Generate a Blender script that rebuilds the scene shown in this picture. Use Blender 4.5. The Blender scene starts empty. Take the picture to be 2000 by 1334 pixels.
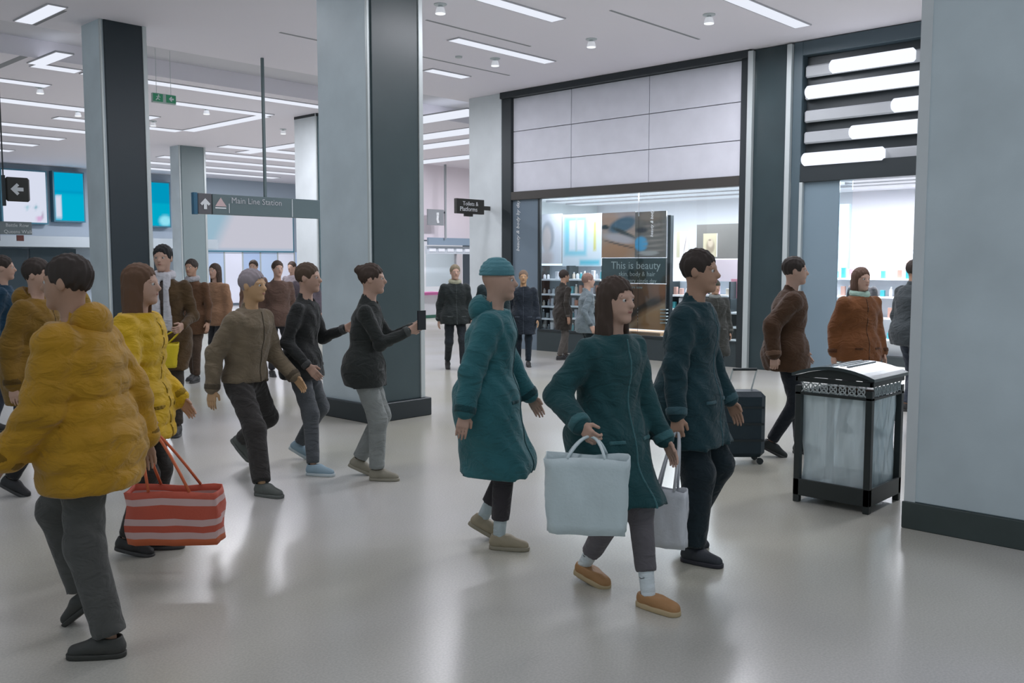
import bpy, math, random
import numpy as np
from mathutils import Vector, Matrix
# ------------------------------------------------------------------ camera
H = 1.7; F = 1808.0; HOR = 514.0
PITCH = math.atan((667-HOR)/F); YAW = math.atan(1705/(F/math.cos(PITCH)))
FW = np.array([math.cos(YAW)*math.cos(PITCH), math.sin(YAW)*math.cos(PITCH), -math.sin(PITCH)])
RT = np.array([math.sin(YAW), -math.cos(YAW), 0.0]); UP = np.cross(RT, FW)
def ray(x, y): return FW*F + RT*(x-1000) + UP*(667-y)
def Zp(x, y, z=0.0): r = ray(x, y); return np.array([0, 0, H]) + r*(z-H)/r[2]
def Xp(x, y, c): r = ray(x, y); return np.array([0, 0, H]) + r*c/r[0]
def Yp(x, y, c): r = ray(x, y); return np.array([0, 0, H]) + r*c/r[1]
SC = bpy.context.scene
C = SC.collection
cam = bpy.data.cameras.new('camera'); co = bpy.data.objects.new('camera', cam); C.objects.link(co)
cam.sensor_width = 36; cam.lens = 36*F/2000; cam.clip_start = .05; cam.clip_end = 200
co.matrix_world = Matrix(((RT[0], UP[0], -FW[0], 0), (RT[1], UP[1], -FW[1], 0), (RT[2], UP[2], -FW[2], H), (0, 0, 0, 1)))
SC.camera = co
# ------------------------------------------------------------------ world, lamps, exposure
w = bpy.data.worlds.new('world'); SC.world = w; w.use_nodes = True
bg = w.node_tree.nodes['Background']; bg.inputs[0].default_value = (.60, .72, .80, 1); bg.inputs[1].default_value = .62
SC.view_settings.view_transform = 'Standard'; SC.view_settings.look = 'None'
SC.view_settings.exposure = -0.12; SC.view_settings.gamma = 1; SC.view_settings.use_curve_mapping = False
ZC = 5.05
def area(name, loc, sx, sy, power, col=(.9, .93, 1), rot=(0, 0, 0)):
    l = bpy.data.lights.new(name, 'AREA'); l.shape = 'RECTANGLE'; l.size = sx; l.size_y = sy; l.energy = power; l.color = col
    o = bpy.data.objects.new(name, l); C.objects.link(o); o.location = loc; o.rotation_euler = rot; return o
# downward fill lamps, added under the ceiling because the modelled strips glow too weakly
for x, y, p in ((1.5, 1.5, 36), (5, -1, 36), (-2, 5, 26), (3.0, 6.0, 46), (8.8, 5.5, 110), (11.5, 6.8, 90), (9.6, 10.3, 90), (4.5, 10.5, 40), (10, 17, 130),
                (9.5, 2.0, 95), (8, 22, 110), (16, 22, 150), (14, 30, 150), (20, 30, 150), (22, 20, 180), (11.2, 12.9, 40)):
    area('fill_lamp', (x, y, ZC-.12), 2.0, .5, p*(1.5 if y > 13 else .95), (.93, .93, 1))
# shop lamps
area('shop_lamp', (14.9, 11, 2.98), 1.8, 3, 230); area('shop_lamp', (14.9, 8.4, 2.98), 1.8, 3, 230); area('shop_lamp', (15.0, 5.6, 2.98), 2, 2.6, 330)
# ------------------------------------------------------------------ helpers
LOC = {}
def link(o): C.objects.link(o); return o
def tag(o, label=None, cat=None, group=None, kind=None):
    if label: o['label'] = label
    if cat: o['category'] = cat
    if group: o['group'] = group
    if kind: o['kind'] = kind
    return o
def empty(name, loc, label=None, cat=None, group=None, kind=None, parent=None):
    o = bpy.data.objects.new(name, None); o.empty_display_size = .1
    base = np.zeros(3)
    if parent is not None: o.parent = parent; base = LOC[parent]
    loc = np.array(loc, float); o.location = loc-base; LOC[o] = loc
    link(o); return tag(o, label, cat, group, kind)
def mesh(name, V, Fc, mat, parent=None, smooth=False, mats=None, midx=None):
    V = np.asarray(V, float).reshape(-1, 3)
    if parent is not None: base = LOC[parent]
    else:
        lo = V.min(0); hi = V.max(0); base = np.array([(lo[0]+hi[0])/2, (lo[1]+hi[1])/2, lo[2]])
    me = bpy.data.meshes.new(name)
    if isinstance(Fc, np.ndarray):
        n = len(Fc); k = Fc.shape[1]
        me.vertices.add(len(V)); me.vertices.foreach_set('co', (V-base).astype(np.float32).ravel())
        me.loops.add(n*k); me.loops.foreach_set('vertex_index', Fc.astype(np.int32).ravel())
        me.polygons.add(n); me.polygons.foreach_set('loop_start', (np.arange(n)*k).astype(np.int32)); me.update(calc_edges=True)
        me.validate()
    else:
        me.from_pydata([tuple(v) for v in (V-base)], [], Fc); me.update()
    for m in (mats or [mat]): me.materials.append(m)
    if midx is not None: me.polygons.foreach_set('material_index', midx)
    if smooth: me.polygons.foreach_set('use_smooth', [True]*len(me.polygons))
    o = bpy.data.objects.new(name, me); link(o)
    if parent is not None: o.parent = parent; o.location = (0, 0, 0); LOC[o] = LOC[parent]
    else: o.location = base; LOC[o] = base
    return o
BF = [(0, 3, 2, 1), (4, 5, 6, 7), (0, 1, 5, 4), (1, 2, 6, 5), (2, 3, 7, 6), (3, 0, 4, 7)]
class MB:
    def __init__(s): s.V = []; s.F = []
    def box(s, a, b, bev=0.0, M=None):
        x0, y0, z0 = [min(a[i], b[i]) for i in range(3)]; x1, y1, z1 = [max(a[i], b[i]) for i in range(3)]
        b_ = min(bev, (x1-x0)*.45, (y1-y0)*.45, (z1-z0)*.45)
        n = len(s.V)
        if b_ <= 0:
            P = [(x0, y0, z0), (x1, y0, z0), (x1, y1, z0), (x0, y1, z0), (x0, y0, z1), (x1, y0, z1), (x1, y1, z1), (x0, y1, z1)]
            s.add(P, BF, M); return s
        # chamfered box: 24 verts
        P = []; idx = {}
        for i, x in enumerate((x0, x1)):
            for j, y in enumerate((y0, y1)):
                for k, z in enumerate((z0, z1)):
                    sx, sy, sz = 1-2*i, 1-2*j, 1-2*k
                    idx[i, j, k, 0] = len(P); P.append((x, y+sy*b_, z+sz*b_))
                    idx[i, j, k, 1] = len(P); P.append((x+sx*b_, y, z+sz*b_))
                    idx[i, j, k, 2] = len(P); P.append((x+sx*b_, y+sy*b_, z))
        fs = []
        g = lambda i, j, k, a: idx[i, j, k, a]
        fs += [(g(0,0,0,0), g(0,0,1,0), g(0,1,1,0), g(0,1,0,0)), (g(1,0,0,0), g(1,1,0,0), g(1,1,1,0), g(1,0,1,0))]
        fs += [(g(0,0,0,1), g(1,0,0,1), g(1,0,1,1), g(0,0,1,1)), (g(0,1,0,1), g(0,1,1,1), g(1,1,1,1), g(1,1,0,1))]
        fs += [(g(0,0,0,2), g(0,1,0,2), g(1,1,0,2), g(1,0,0,2)), (g(0,0,1,2), g(1,0,1,2), g(1,1,1,2), g(0,1,1,2))]
        for i in (0, 1):
            for j in (0, 1): fs.append((g(i,j,0,0), g(i,j,0,1), g(i,j,1,1), g(i,j,1,0)))
            for k in (0, 1): fs.append((g(i,0,k,0), g(i,0,k,2), g(i,1,k,2), g(i,1,k,0)))
        for j in (0, 1):
            for k in (0, 1): fs.append((g(0,j,k,1), g(0,j,k,2), g(1,j,k,2), g(1,j,k,1)))
        for i in (0, 1):
            for j in (0, 1):
                for k in (0, 1): fs.append((g(i,j,k,0), g(i,j,k,1), g(i,j,k,2)))
        s.add(P, fs, M); return s
    def add(s, P, fs, M=None):
        n = len(s.V)
        if M is not None: P = [tuple(M @ Vector(p)) for p in P]
        s.V += [tuple(p) for p in P]; s.F += [tuple(i+n for i in f) for f in fs]; return s
    def tube(s, pts, r, n=8, caps=True):
        pts = [Vector(p) for p in pts]; rs = r if isinstance(r, (list, tuple)) else [r]*len(pts)
        base = len(s.V); prev = None
        for i, p in enumerate(pts):
            t = (pts[min(i+1, len(pts)-1)]-pts[max(i-1, 0)]).normalized()
            if prev is None:
                a = Vector((0, 0, 1)) if abs(t.z) < .9 else Vector((1, 0, 0)); u = t.cross(a).normalized()
            else: u = (prev-t*prev.dot(t)).normalized()
            prev = u; v = t.cross(u)
            for k in range(n):
                a = 2*math.pi*k/n; s.V.append(tuple(p+(u*math.cos(a)+v*math.sin(a))*rs[i]))
        for i in range(len(pts)-1):
            for k in range(n):
                s.F.append((base+i*n+k, base+i*n+(k+1) % n, base+(i+1)*n+(k+1) % n, base+(i+1)*n+k))
        if caps: s.F.append(tuple(base+k for k in reversed(range(n)))); s.F.append(tuple(base+(len(pts)-1)*n+k for k in range(n)))
        return s
    def lathe(s, c, prof, n=10):
        base = len(s.V)
        for r, z in prof:
            for k in range(n): a = 2*math.pi*k/n; s.V.append((c[0]+r*math.cos(a), c[1]+r*math.sin(a), c[2]+z))
        for i in range(len(prof)-1):
            for k in range(n): s.F.append((base+i*n+k, base+i*n+(k+1) % n, base+(i+1)*n+(k+1) % n, base+(i+1)*n+k))
        s.F.append(tuple(base+k for k in reversed(range(n)))); s.F.append(tuple(base+(len(prof)-1)*n+k for k in range(n)))
        return s
    def build(s, name, mat, parent=None, smooth=False): return mesh(name, s.V, s.F, mat, parent, smooth)
def box(name, a, b, mat, parent=None, bev=0.0): return MB().box(a, b, bev).build(name, mat, parent)
# ------------------------------------------------------------------ materials
_M = {}
def mat(name, col, rough=.6, metal=0, noise=0.0, nscale=4, bump=0.0, bscale=60, emit=0.0, spec=.5, cloth=False, ecol=None):
    if name in _M: return _M[name]
    m = bpy.data.materials.new(name); m.use_nodes = True; nt = m.node_tree; b = nt.nodes['Principled BSDF']
    b.inputs['Base Color'].default_value = (*col, 1); b.inputs['Roughness'].default_value = rough; b.inputs['Metallic'].default_value = metal
    b.inputs['Specular IOR Level'].default_value = spec
    if cloth: b.inputs['Sheen Weight'].default_value = .15; b.inputs['Sheen Roughness'].default_value = .5
    if emit: b.inputs['Emission Color'].default_value = (*(ecol or col), 1); b.inputs['Emission Strength'].default_value = emit
    tc = nt.nodes.new('ShaderNodeTexCoord')
    if noise:
        n = nt.nodes.new('ShaderNodeTexNoise'); n.inputs['Scale'].default_value = nscale; n.inputs['Detail'].default_value = 6
        nt.links.new(tc.outputs['Object'], n.inputs['Vector'])
        r = nt.nodes.new('ShaderNodeMapRange'); r.inputs[1].default_value = .3; r.inputs[2].default_value = .7; r.inputs[3].default_value = 1-noise; r.inputs[4].default_value = 1+noise
        nt.links.new(n.outputs['Fac'], r.inputs[0])
        mx = nt.nodes.new('ShaderNodeMix'); mx.data_type = 'RGBA'; mx.blend_type = 'MULTIPLY'; mx.inputs[0].default_value = 1
        mx.inputs[6].default_value = (*col, 1); nt.links.new(r.outputs[0], mx.inputs[7]); nt.links.new(mx.outputs[2], b.inputs['Base Color'])
    if bump:
        n = nt.nodes.new('ShaderNodeTexNoise'); n.inputs['Scale'].default_value = bscale; n.inputs['Detail'].default_value = 4
        nt.links.new(tc.outputs['Object'], n.inputs['Vector'])
        bp = nt.nodes.new('ShaderNodeBump'); bp.inputs['Strength'].default_value = bump; bp.inputs['Distance'].default_value = .01
        nt.links.new(n.outputs['Fac'], bp.inputs['Height']); nt.links.new(bp.outputs[0], b.inputs['Normal'])
    _M[name] = m; return m
def clothm(col, rough=.85, bump=.25):
    nm = 'cloth_%d_%d_%d' % tuple(int(c*999) for c in col)
    if nm in _M: return _M[nm]
    m = mat(nm, col, rough, noise=.12, nscale=9, bump=.2, bscale=160, spec=.2, cloth=True); nt = m.node_tree
    bp = [n for n in nt.nodes if n.type == 'BUMP'][0]; bp.inputs['Distance'].default_value = .004
    tc = [n for n in nt.nodes if n.type == 'TEX_COORD'][0]; n2 = nt.nodes.new('ShaderNodeTexNoise'); n2.inputs['Scale'].default_value = 7; n2.inputs['Detail'].default_value = 3; n2.inputs['Distortion'].default_value = 1.6
    mp = nt.nodes.new('ShaderNodeMapping'); mp.inputs['Scale'].default_value = (1, 1, 1.9); nt.links.new(tc.outputs['Object'], mp.inputs[0]); nt.links.new(mp.outputs[0], n2.inputs['Vector'])
    b2 = nt.nodes.new('ShaderNodeBump'); b2.inputs['Strength'].default_value = .55; b2.inputs['Distance'].default_value = .035
    nt.links.new(n2.outputs['Fac'], b2.inputs['Height']); nt.links.new(bp.outputs[0], b2.inputs['Normal']); nt.links.new(b2.outputs[0], nt.nodes['Principled BSDF'].inputs['Normal'])
    return m
def glassm(name, tint=(.93, .97, .98), refl=.1):
    if name in _M: return _M[name]
    m = bpy.data.materials.new(name); m.use_nodes = True; nt = m.node_tree; nt.nodes.clear()
    o = nt.nodes.new('ShaderNodeOutputMaterial'); t = nt.nodes.new('ShaderNodeBsdfTransparent'); t.inputs[0].default_value = (*tint, 1)
    g = nt.nodes.new('ShaderNodeBsdfGlossy'); g.inputs['Roughness'].default_value = .03
    fr = nt.nodes.new('ShaderNodeFresnel'); fr.inputs[0].default_value = 1.45
    mp = nt.nodes.new('ShaderNodeMath'); mp.operation = 'MULTIPLY'; mp.inputs[1].default_value = refl*10
    mx = nt.nodes.new('ShaderNodeMixShader'); nt.links.new(fr.outputs[0], mp.inputs[0]); nt.links.new(mp.outputs[0], mx.inputs[0])
    nt.links.new(t.outputs[0], mx.inputs[1]); nt.links.new(g.outputs[0], mx.inputs[2]); nt.links.new(mx.outputs[0], o.inputs[0])
    _M[name] = m; return m
def emis(name, col, s):
    if name in _M: return _M[name]
    m = bpy.data.materials.new(name); m.use_nodes = True; nt = m.node_tree; nt.nodes.clear()
    o = nt.nodes.new('ShaderNodeOutputMaterial'); e = nt.nodes.new('ShaderNodeEmission'); e.inputs[0].default_value = (*col, 1); e.inputs[1].default_value = s
    nt.links.new(e.outputs[0], o.inputs[0]); _M[name] = m; return m
def printm(name, emit=0.0):
    if name in _M: return _M[name]
    m = bpy.data.materials.new(name); m.use_nodes = True; nt = m.node_tree; b = nt.nodes['Principled BSDF']
    a = nt.nodes.new('ShaderNodeAttribute'); a.attribute_name = 'Col'; nt.links.new(a.outputs['Color'], b.inputs['Base Color']); b.inputs['Roughness'].default_value = .4
    if emit: nt.links.new(a.outputs['Color'], b.inputs['Emission Color']); b.inputs['Emission Strength'].default_value = emit
    _M[name] = m; return m
def floor_mat():
    m = bpy.data.materials.new('polished_floor'); m.use_nodes = True; nt = m.node_tree; b = nt.nodes['Principled BSDF']
    tc = nt.nodes.new('ShaderNodeTexCoord')
    n1 = nt.nodes.new('ShaderNodeTexNoise'); n1.inputs['Scale'].default_value = .35; n1.inputs['Detail'].default_value = 3
    n2 = nt.nodes.new('ShaderNodeTexNoise'); n2.inputs['Scale'].default_value = 90; n2.inputs['Detail'].default_value = 5
    for n in (n1, n2): nt.links.new(tc.outputs['Object'], n.inputs['Vector'])
    r1 = nt.nodes.new('ShaderNodeValToRGB'); r1.color_ramp.elements[0].position = .35; r1.color_ramp.elements[1].position = .65
    r1.color_ramp.elements[0].color = (.46, .45, .38, 1); r1.color_ramp.elements[1].color = (.56, .55, .53, 1)
    r2 = nt.nodes.new('ShaderNodeMapRange'); r2.inputs[1].default_value = .35; r2.inputs[2].default_value = .65; r2.inputs[3].default_value = .92; r2.inputs[4].default_value = 1.06
    mx = nt.nodes.new('ShaderNodeMix'); mx.data_type = 'RGBA'; mx.blend_type = 'MULTIPLY'; mx.inputs[0].default_value = 1
    nt.links.new(n1.outputs['Fac'], r1.inputs[0]); nt.links.new(n2.outputs['Fac'], r2.inputs[0])
    nt.links.new(r1.outputs[0], mx.inputs[6]); nt.links.new(r2.outputs[0], mx.inputs[7]); nt.links.new(mx.outputs[2], b.inputs['Base Color'])
    b.inputs['Roughness'].default_value = .22; b.inputs['Specular IOR Level'].default_value = .5
    return m
FLOOR = floor_mat()
CEIL = mat('ceiling_plaster', (.88, .85, .91), .8)
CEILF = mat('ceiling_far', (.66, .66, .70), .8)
STONE = mat('pale_grey_stone', (.57, .66, .70), .45, noise=.10, nscale=1.6, bump=.05)
STONEL = mat('light_grey_stone', (.64, .69, .71), .45, noise=.06, nscale=2)
DARK = mat('dark_slate_panel', (.030, .050, .056), .3, noise=.1, nscale=2)
DARKM = mat('dark_metal', (.028, .036, .040), .4, metal=.2)
DARK2 = mat('dark_teal_panel', (.10, .17, .19), .35)
TRIMW = mat('brushed_trim', (.55, .60, .60), .35, metal=.3)
PANEL = mat('fascia_panel', (.72, .73, .80), .5, noise=.04, nscale=3)
LAMP = emis('lamp_diffuser', (.86, .90, 1), 1.05)
SPOT = emis('spot_lens', (.9, .95, 1), 1.3)
WHITE = mat('white_paint', (.75, .76, .80), .5)
SHELFW = mat('white_shelf', (.78, .80, .84), .4)
SIGND = mat('sign_dark', (.035, .035, .03), .5)
SIGNW = mat('sign_white', (.75, .78, .8), .5)
GLASS = glassm('window_glass')
# ------------------------------------------------------------------ text + prints
def text(name, s, org, right, up, size, m, parent=None, align='LEFT', shear=0, ext=.002):
    cu = bpy.data.curves.new(name, 'FONT'); cu.body = s; cu.size = size; cu.extrude = ext; cu.align_x = align; cu.shear = shear; cu.resolution_u = 2
    to = bpy.data.objects.new('tmp', cu); C.objects.link(to)
    dg = bpy.context.evaluated_depsgraph_get(); me = bpy.data.meshes.new_from_object(to.evaluated_get(dg)); bpy.data.objects.remove(to)
    r = Vector(right).normalized(); u = Vector(up).normalized(); n = r.cross(u)
    M = Matrix(((r.x, u.x, n.x, org[0]), (r.y, u.y, n.y, org[1]), (r.z, u.z, n.z, org[2]), (0, 0, 0, 1)))
    V = [tuple(M @ v.co) for v in me.vertices]; Fs = [tuple(p.vertices) for p in me.polygons]; bpy.data.meshes.remove(me)
    return mesh(name, V, Fs, m, parent)
def sm(d, w=.02): return np.clip(.5-d/w, 0, 1)[..., None]
def printq(name, p00, pr, pu, nx, ny, fn, parent=None, m=None):
    """flat print: p00 lower-left, pr / pu edge vectors; fn(u,v)->rgb"""
    u, v = np.meshgrid(np.linspace(0, 1, nx+1), np.linspace(0, 1, ny+1)); u = u.ravel(); v = v.ravel()
    V = np.array(p00)[None]+u[:, None]*np.array(pr)[None]+v[:, None]*np.array(pu)[None]
    i, j = np.meshgrid(np.arange(nx), np.arange(ny)); a = (j*(nx+1)+i).ravel()
    Fc = np.stack([a, a+1, a+nx+2, a+nx+1], 1)
    o = mesh(name, V, Fc, m or printm('printed_paper'), parent)
    at = o.data.color_attributes.new('Col', 'FLOAT_COLOR', 'POINT')
    col = fn(u, v); at.data.foreach_set('color', np.concatenate([col, np.ones((len(col), 1))], 1).astype(np.float32).ravel())
    return o
def ell(u, v, cx, cy, rx, ry, a=0):
    c, s = math.cos(a), math.sin(a); x = (u-cx)*c+(v-cy)*s; y = -(u-cx)*s+(v-cy)*c
    return np.sqrt((x/rx)**2+(y/ry)**2)-1
def over(base, d, col, w=.3): a = sm(d, w); return base*(1-a)+np.array(col)*a
def flat(u, col): return np.tile(np.array(col, float), (len(u), 1))
def rectd(u, v, x0, x1, y0, y1): return np.maximum(np.maximum(x0-u, u-x1), np.maximum(y0-v, v-y1))
# ------------------------------------------------------------------ structure
S = lambda o: tag(o, kind='structure')
S(box('floor', (-8, -8, -.2), (46, 46, 0), FLOOR))
S(box('ceiling', (-6, -6, ZC), (46, 14.15, ZC+.15), CEIL))
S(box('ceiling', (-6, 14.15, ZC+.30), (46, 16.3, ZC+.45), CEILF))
S(box('ceiling', (-6, 16.3, ZC), (46, 36, ZC+.5), CEIL))
S(box('wall_back', (-4, 34, 0), (46, 34.3, ZC), mat('wall_back_paint', (.42, .50, .58), .7)))
S(box('wall_far_right', (36, 13, 0), (36.3, 34, ZC), WHITE))
# expansion joints in ceiling : slim recessed-looking metal strips
def ceil_strip(q0, q1, wd, name, m, label, cat, group, drop=.012, frame=False, zc=ZC):
    a = Zp(*q0, zc); b = Zp(*q1, zc); d = b-a
    if abs(d[0]) > abs(d[1]): b[1] = a[1] = (a[1]+b[1])/2; lo = (min(a[0], b[0]), a[1]-wd/2, zc-drop); hi = (max(a[0], b[0]), a[1]+wd/2, zc+.01)
    else: b[0] = a[0] = (a[0]+b[0])/2; lo = (a[0]-wd/2, min(a[1], b[1]), zc-drop); hi = (a[0]+wd/2, max(a[1], b[1]), zc+.01)
    return strip(lo, hi, label, group)
def strip(lo, hi, label, group, cat='ceiling light'):
    lo, hi = list(lo), list(hi)
    if lo[2] > 4: a = 0 if hi[0]-lo[0] < hi[1]-lo[1] else 1; g_ = (hi[a]-lo[a])*.30 if hi[a]-lo[a] < .5 else 0; lo[a] -= g_; hi[a] += g_
    e = empty('ceiling_light', ((lo[0]+hi[0])/2, (lo[1]+hi[1])/2, lo[2]), label, cat, group)
    f = MB(); t = .018
    f.box((lo[0]-t, lo[1]-t, lo[2]+.002), (hi[0]+t, lo[1], hi[2])); f.box((lo[0]-t, hi[1], lo[2]+.002), (hi[0]+t, hi[1]+t, hi[2]))
    f.box((lo[0]-t, lo[1], lo[2]+.002), (lo[0], hi[1], hi[2])); f.box((hi[0], lo[1], lo[2]+.002), (hi[0]+t, hi[1], hi[2]))
    f.build('frame', mat('strip_frame', (.5, .5, .53), .5), e)
    box('diffuser', lo, hi, LAMP, e); return e
def sx(x0, x1, y, label, group=None, wd=.14): return strip((x0, y-wd/2, ZC-.02), (x1, y+wd/2, ZC+.01), label, group)
def sy(x, y0, y1, label, group=None, wd=.14): return strip((x-wd/2, y0, ZC-.02), (x+wd/2, y1, ZC+.01), label, group)
sx(8.3, 9.97, 8.5, 'white ceiling light strip cut by the top edge of the photo')
sx(9.74, 11.93, 10.35, 'white ceiling light strip above the middle of the shop fascia')
sx(10.95, 11.85, 12.28, 'short white ceiling light strip just right of the large dark-faced pillar')
sy(4.97, 12.8, 14.0, 'short white ceiling light strip at the far left top corner')
sx(10.6, 12.6, 6.2, 'faint white ceiling light strip at the top right before the grey pillar')
G = 'ceiling light strips over the far concourse'
sx(6.95, 12.2, 16.85, 'long white light strip, nearest in the far ceiling right of the left pillar', wd=.2)
sx(6.12, 6.85, 16.85, 'short leg of the L-shaped white ceiling lights beside the left pillar', wd=.2)
sy(6.12, 15.55, 16.75, 'angled leg of the L-shaped white ceiling lights beside the left pillar', wd=.16)
sx(4.2, 7.0, 18.65, 'white light strip far left above the blue haze in the ceiling', wd=.2)
sx(9.5, 11.8, 18.65, 'white light strip right behind the green exit sign', wd=.22)
sy(11.75, 18.8, 22.3, 'white light strip running away from the corner near the hanging rod', wd=.2)
sx(8.6, 11.6, 22.5, 'white light strip closing the rectangle beyond the exit sign', wd=.25)
sy(15.2, 20.0, 25.5, 'white light strip running away right of the hanging rod', wd=.3)
sy(13.4, 17.0, 17.9, 'short white light strip tight against the large pillar edge', wd=.2)
for y, wd_ in ((20.9, 'first'), (24.4, 'second'), (26.3, 'third'), (28.2, 'fourth'), (30.1, 'fifth'), (32.0, 'farthest')):
    sx(4.0, 10.2, y, 'thin white light strip over the far left concourse, %s row counting from the front' % wd_, G+' left', wd=.3)
for y, wd_ in ((24.4, 'first'), (26.3, 'second'), (28.2, 'third'), (30.1, 'fourth'), (32.0, 'farthest')):
    sx(13.9, 20.5, y, 'thin white light strip beyond the hanging sign, %s row counting from the front' % wd_, G+' centre', wd=.35)
for x, y0, y1, wd_ in ((14.6, 14.7, 17.0, 'topmost'), (16.6, 16.5, 20.5, 'second from the top'), (18.0, 17.5, 21.5, 'third from the top'), (20.6, 19.5, 23.9, 'lowest')):
    sy(x, y0, y1, 'wide white panel light between the large pillar and the shop pilaster, %s' % wd_, 'wide panel lights beyond the pillar', wd=.75)
GRV = mat('ceiling_groove', (.30, .31, .33), .8)
def groove(lo, hi, label): tag(box('ceiling_slot', lo, hi, GRV), label, 'ceiling slot')
groove((8.75, 9.83, ZC-.004), (10.9, 9.87, ZC+.01), 'thin grey joint line in the ceiling between two light strips')
groove((10.1, 7.68, ZC-.004), (12.3, 7.72, ZC+.01), 'thin grey joint line in the ceiling near the top right')
groove((9.6, 11.6, ZC-.004), (12.3, 11.64, ZC+.01), 'thin grey joint line in the ceiling above the shop corner')
groove((7.75, 11.9, ZC-.004), (8.9, 11.95, ZC+.01), 'thin grey joint line in the ceiling left of the large pillar')
groove((5.05, 13.0, ZC-.004), (5.17, 14.1, ZC+.01), 'dark ventilation slot in the ceiling at the far left')
groove((5.72, 16.32, ZC-.004), (5.84, 20.0, ZC+.01), 'dark slot in the far ceiling left of the L-shaped lights')
# downlights
def downlight(q, label, z=ZC):
    p = Zp(*q, z)
    if 14.0 < p[1] < 16.4: z = ZC+.3; p = Zp(*q, z)
    e = empty('spotlight', (p[0], p[1], z-.13), label, 'spotlight')
    MB().lathe((p[0], p[1], z), [(.085, .01), (.085, -.012), (.03, -.018), (.03, -.05)], 14).build('mount', TRIMW, e)
    MB().lathe((p[0], p[1], z), [(.05, -.045), (.055, -.06), (.07, -.12)], 14).build('housing', mat('spot_body', (.8, .82, .86), .4, emit=.35), e)
    MB().lathe((p[0], p[1], z), [(.066, -.121), (.066, -.126)], 14).build('lens', SPOT, e)
for q, l in (((860, 8), 'white ceiling spotlight at the top beside the large pillar'), ((1385, 28), 'white ceiling spotlight farthest right near the top edge'),
             ((1155, 76), 'white ceiling spotlight above the shop fascia middle'), ((967, 114), 'white ceiling spotlight left of the shop corner'),
             ((397, 153), 'white ceiling spotlight above the exit sign'), ((558, 177), 'white ceiling spotlight right of the hanging rod'),
             ((148, 92), 'white ceiling spotlight tight against the left side of the left pillar'), ((78, 170), 'white ceiling spotlight on the long strip at the far left'),
             ((403, 212), 'white ceiling spotlight below the strip behind the exit sign'), ((152, 216), 'small white ceiling spotlight low beside the left pillar'),
             ((299, 236), 'small white ceiling spotlight tight against the right side of the left pillar'), ((553, 252), 'small white ceiling spotlight left of the teal-edged pillar')):
    downlight(q, l)
tag(MB().lathe((*Zp(896, 110, ZC)[:2], ZC), [(.06, .0), (.055, -.025), (.02, -.03)], 14).build('smoke_detector', TRIMW), 'small grey round detector on the ceiling between two light strips', 'smoke detector')
# ---- pillars
def pillar(x0, x1, y0, y1, label, mface, mside, trims=True, plinth=.2, top=ZC, cap=False, hp=.06):
    e = empty('pillar', ((x0+x1)/2, (y0+y1)/2, 0), label, 'pillar')
    box('shaft', (x0, y0+.03, 0), (x1, y1, top), mside, e)
    t = .055
    if mface: box('front_panel', (x0+t, y0, plinth), (x1-t, y0+.035, top), mface, e, .004)
    if trims:
        box('edge_trim', (x1-t, y0-.015, plinth), (x1+.005, y0+.03, top), TRIMW, e, .004)
        box('edge_trim', (x0-.008, y0-.004, plinth), (x0+t*.35, y0+.03, top), TRIMW, e, .003)
    if plinth: box('plinth', (x0-hp, y0-hp, 0), (x1+hp, y1+hp, plinth), DARKM, e, .008)
    if cap: box('shadow_gap', (x0-.004, y0-.02, top-.06), (x1+.006, y1, top), DARKM, e)
    return e
pillar(6.10, 6.84, 7.78, 8.66, 'large pillar with dark slate face and pale left side, dark plinth', mat('slate_face_large', (.052, .080, .086), .32, noise=.08, nscale=2), STONE)
p = pillar(5.62, 6.27, 13.05, 13.66, 'tall left pillar with near-black face and pale grey left side', mat('slate_face_left', (.018, .030, .038), .35), STONE, cap=False)
pillar(12.98, 13.78, 25.2, 25.75, 'distant grey pillar left of the hanging direction sign', mat('grey_face', (.22, .28, .29), .4), STONE)
pillar(12.36, 13.1, 17.65, 18.5, 'mid-distance pillar half hidden by the large pillar, teal face', DARK2, STONEL, cap=True)
e = empty('pillar', (6.37, 1.73, 0), 'broad pale grey stone pillar filling the right edge of the photo', 'pillar')
box('shaft', (6.0, 1.29, .17), (6.75, 2.167, ZC), STONE, e, .012)
box('plinth', (5.985, 1.275, 0), (6.765, 2.18, .175), mat('plinth_slate', (.05, .068, .066), .35, noise=.15, nscale=3), e, .005)
box('edge_trim', (5.994, 2.10, .176), (6.002, 2.169, ZC), STONEL, e)
# ---- shop front on plane X=13.5
XS = 13.5
wr = empty('wall_right', (XS, 9, 0), kind='structure')
pb = lambda n, y0, y1, z0, z1, m, d=0.0, th=.3, bev=0.006: box(n, (XS-d, y0, z0), (XS-d+th, y1, z1), m, wr, bev)
pb('pilaster', 12.93, 13.85, 0, ZC, STONEL, .05, .5)
pb('side_wall', 13.6, 13.85, 0, ZC, STONEL, -.4, 4.5)
pb('jamb', 12.68, 12.93, 0, 5.0, DARKM, .04)
pb('head_beam', 7.45, 12.93, 4.93, ZC, DARKM, .10)
pb('jamb', 7.50, 7.64, 0, 4.95, DARKM, .04)
pb('light_post', 7.395, 7.485, 0, 5.02, TRIMW, .12, .08)
pb('dark_pilaster', 6.83, 7.40, 0, 5.04, DARK, .04)
pb('light_post', 6.745, 6.825, 0, 5.02, TRIMW, .12, .08)
pb('jamb', 6.60, 6.745, 0, 5.04, mat('bay_frame', (.075, .11, .13), .35), .05)
pb('head_beam', 3.6, 6.60, 4.83, 5.04, mat('bay_frame', (.1, .15, .18), .35), .05)
pb('cross_beam', 7.64, 12.68, 2.94, 3.10, mat('cross_beam_metal', (.055, .05, .045), .45), .04, .2)
pb('cross_beam', 3.6, 6.60, 2.93, 3.2, DARKM, .05, .25)
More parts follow.
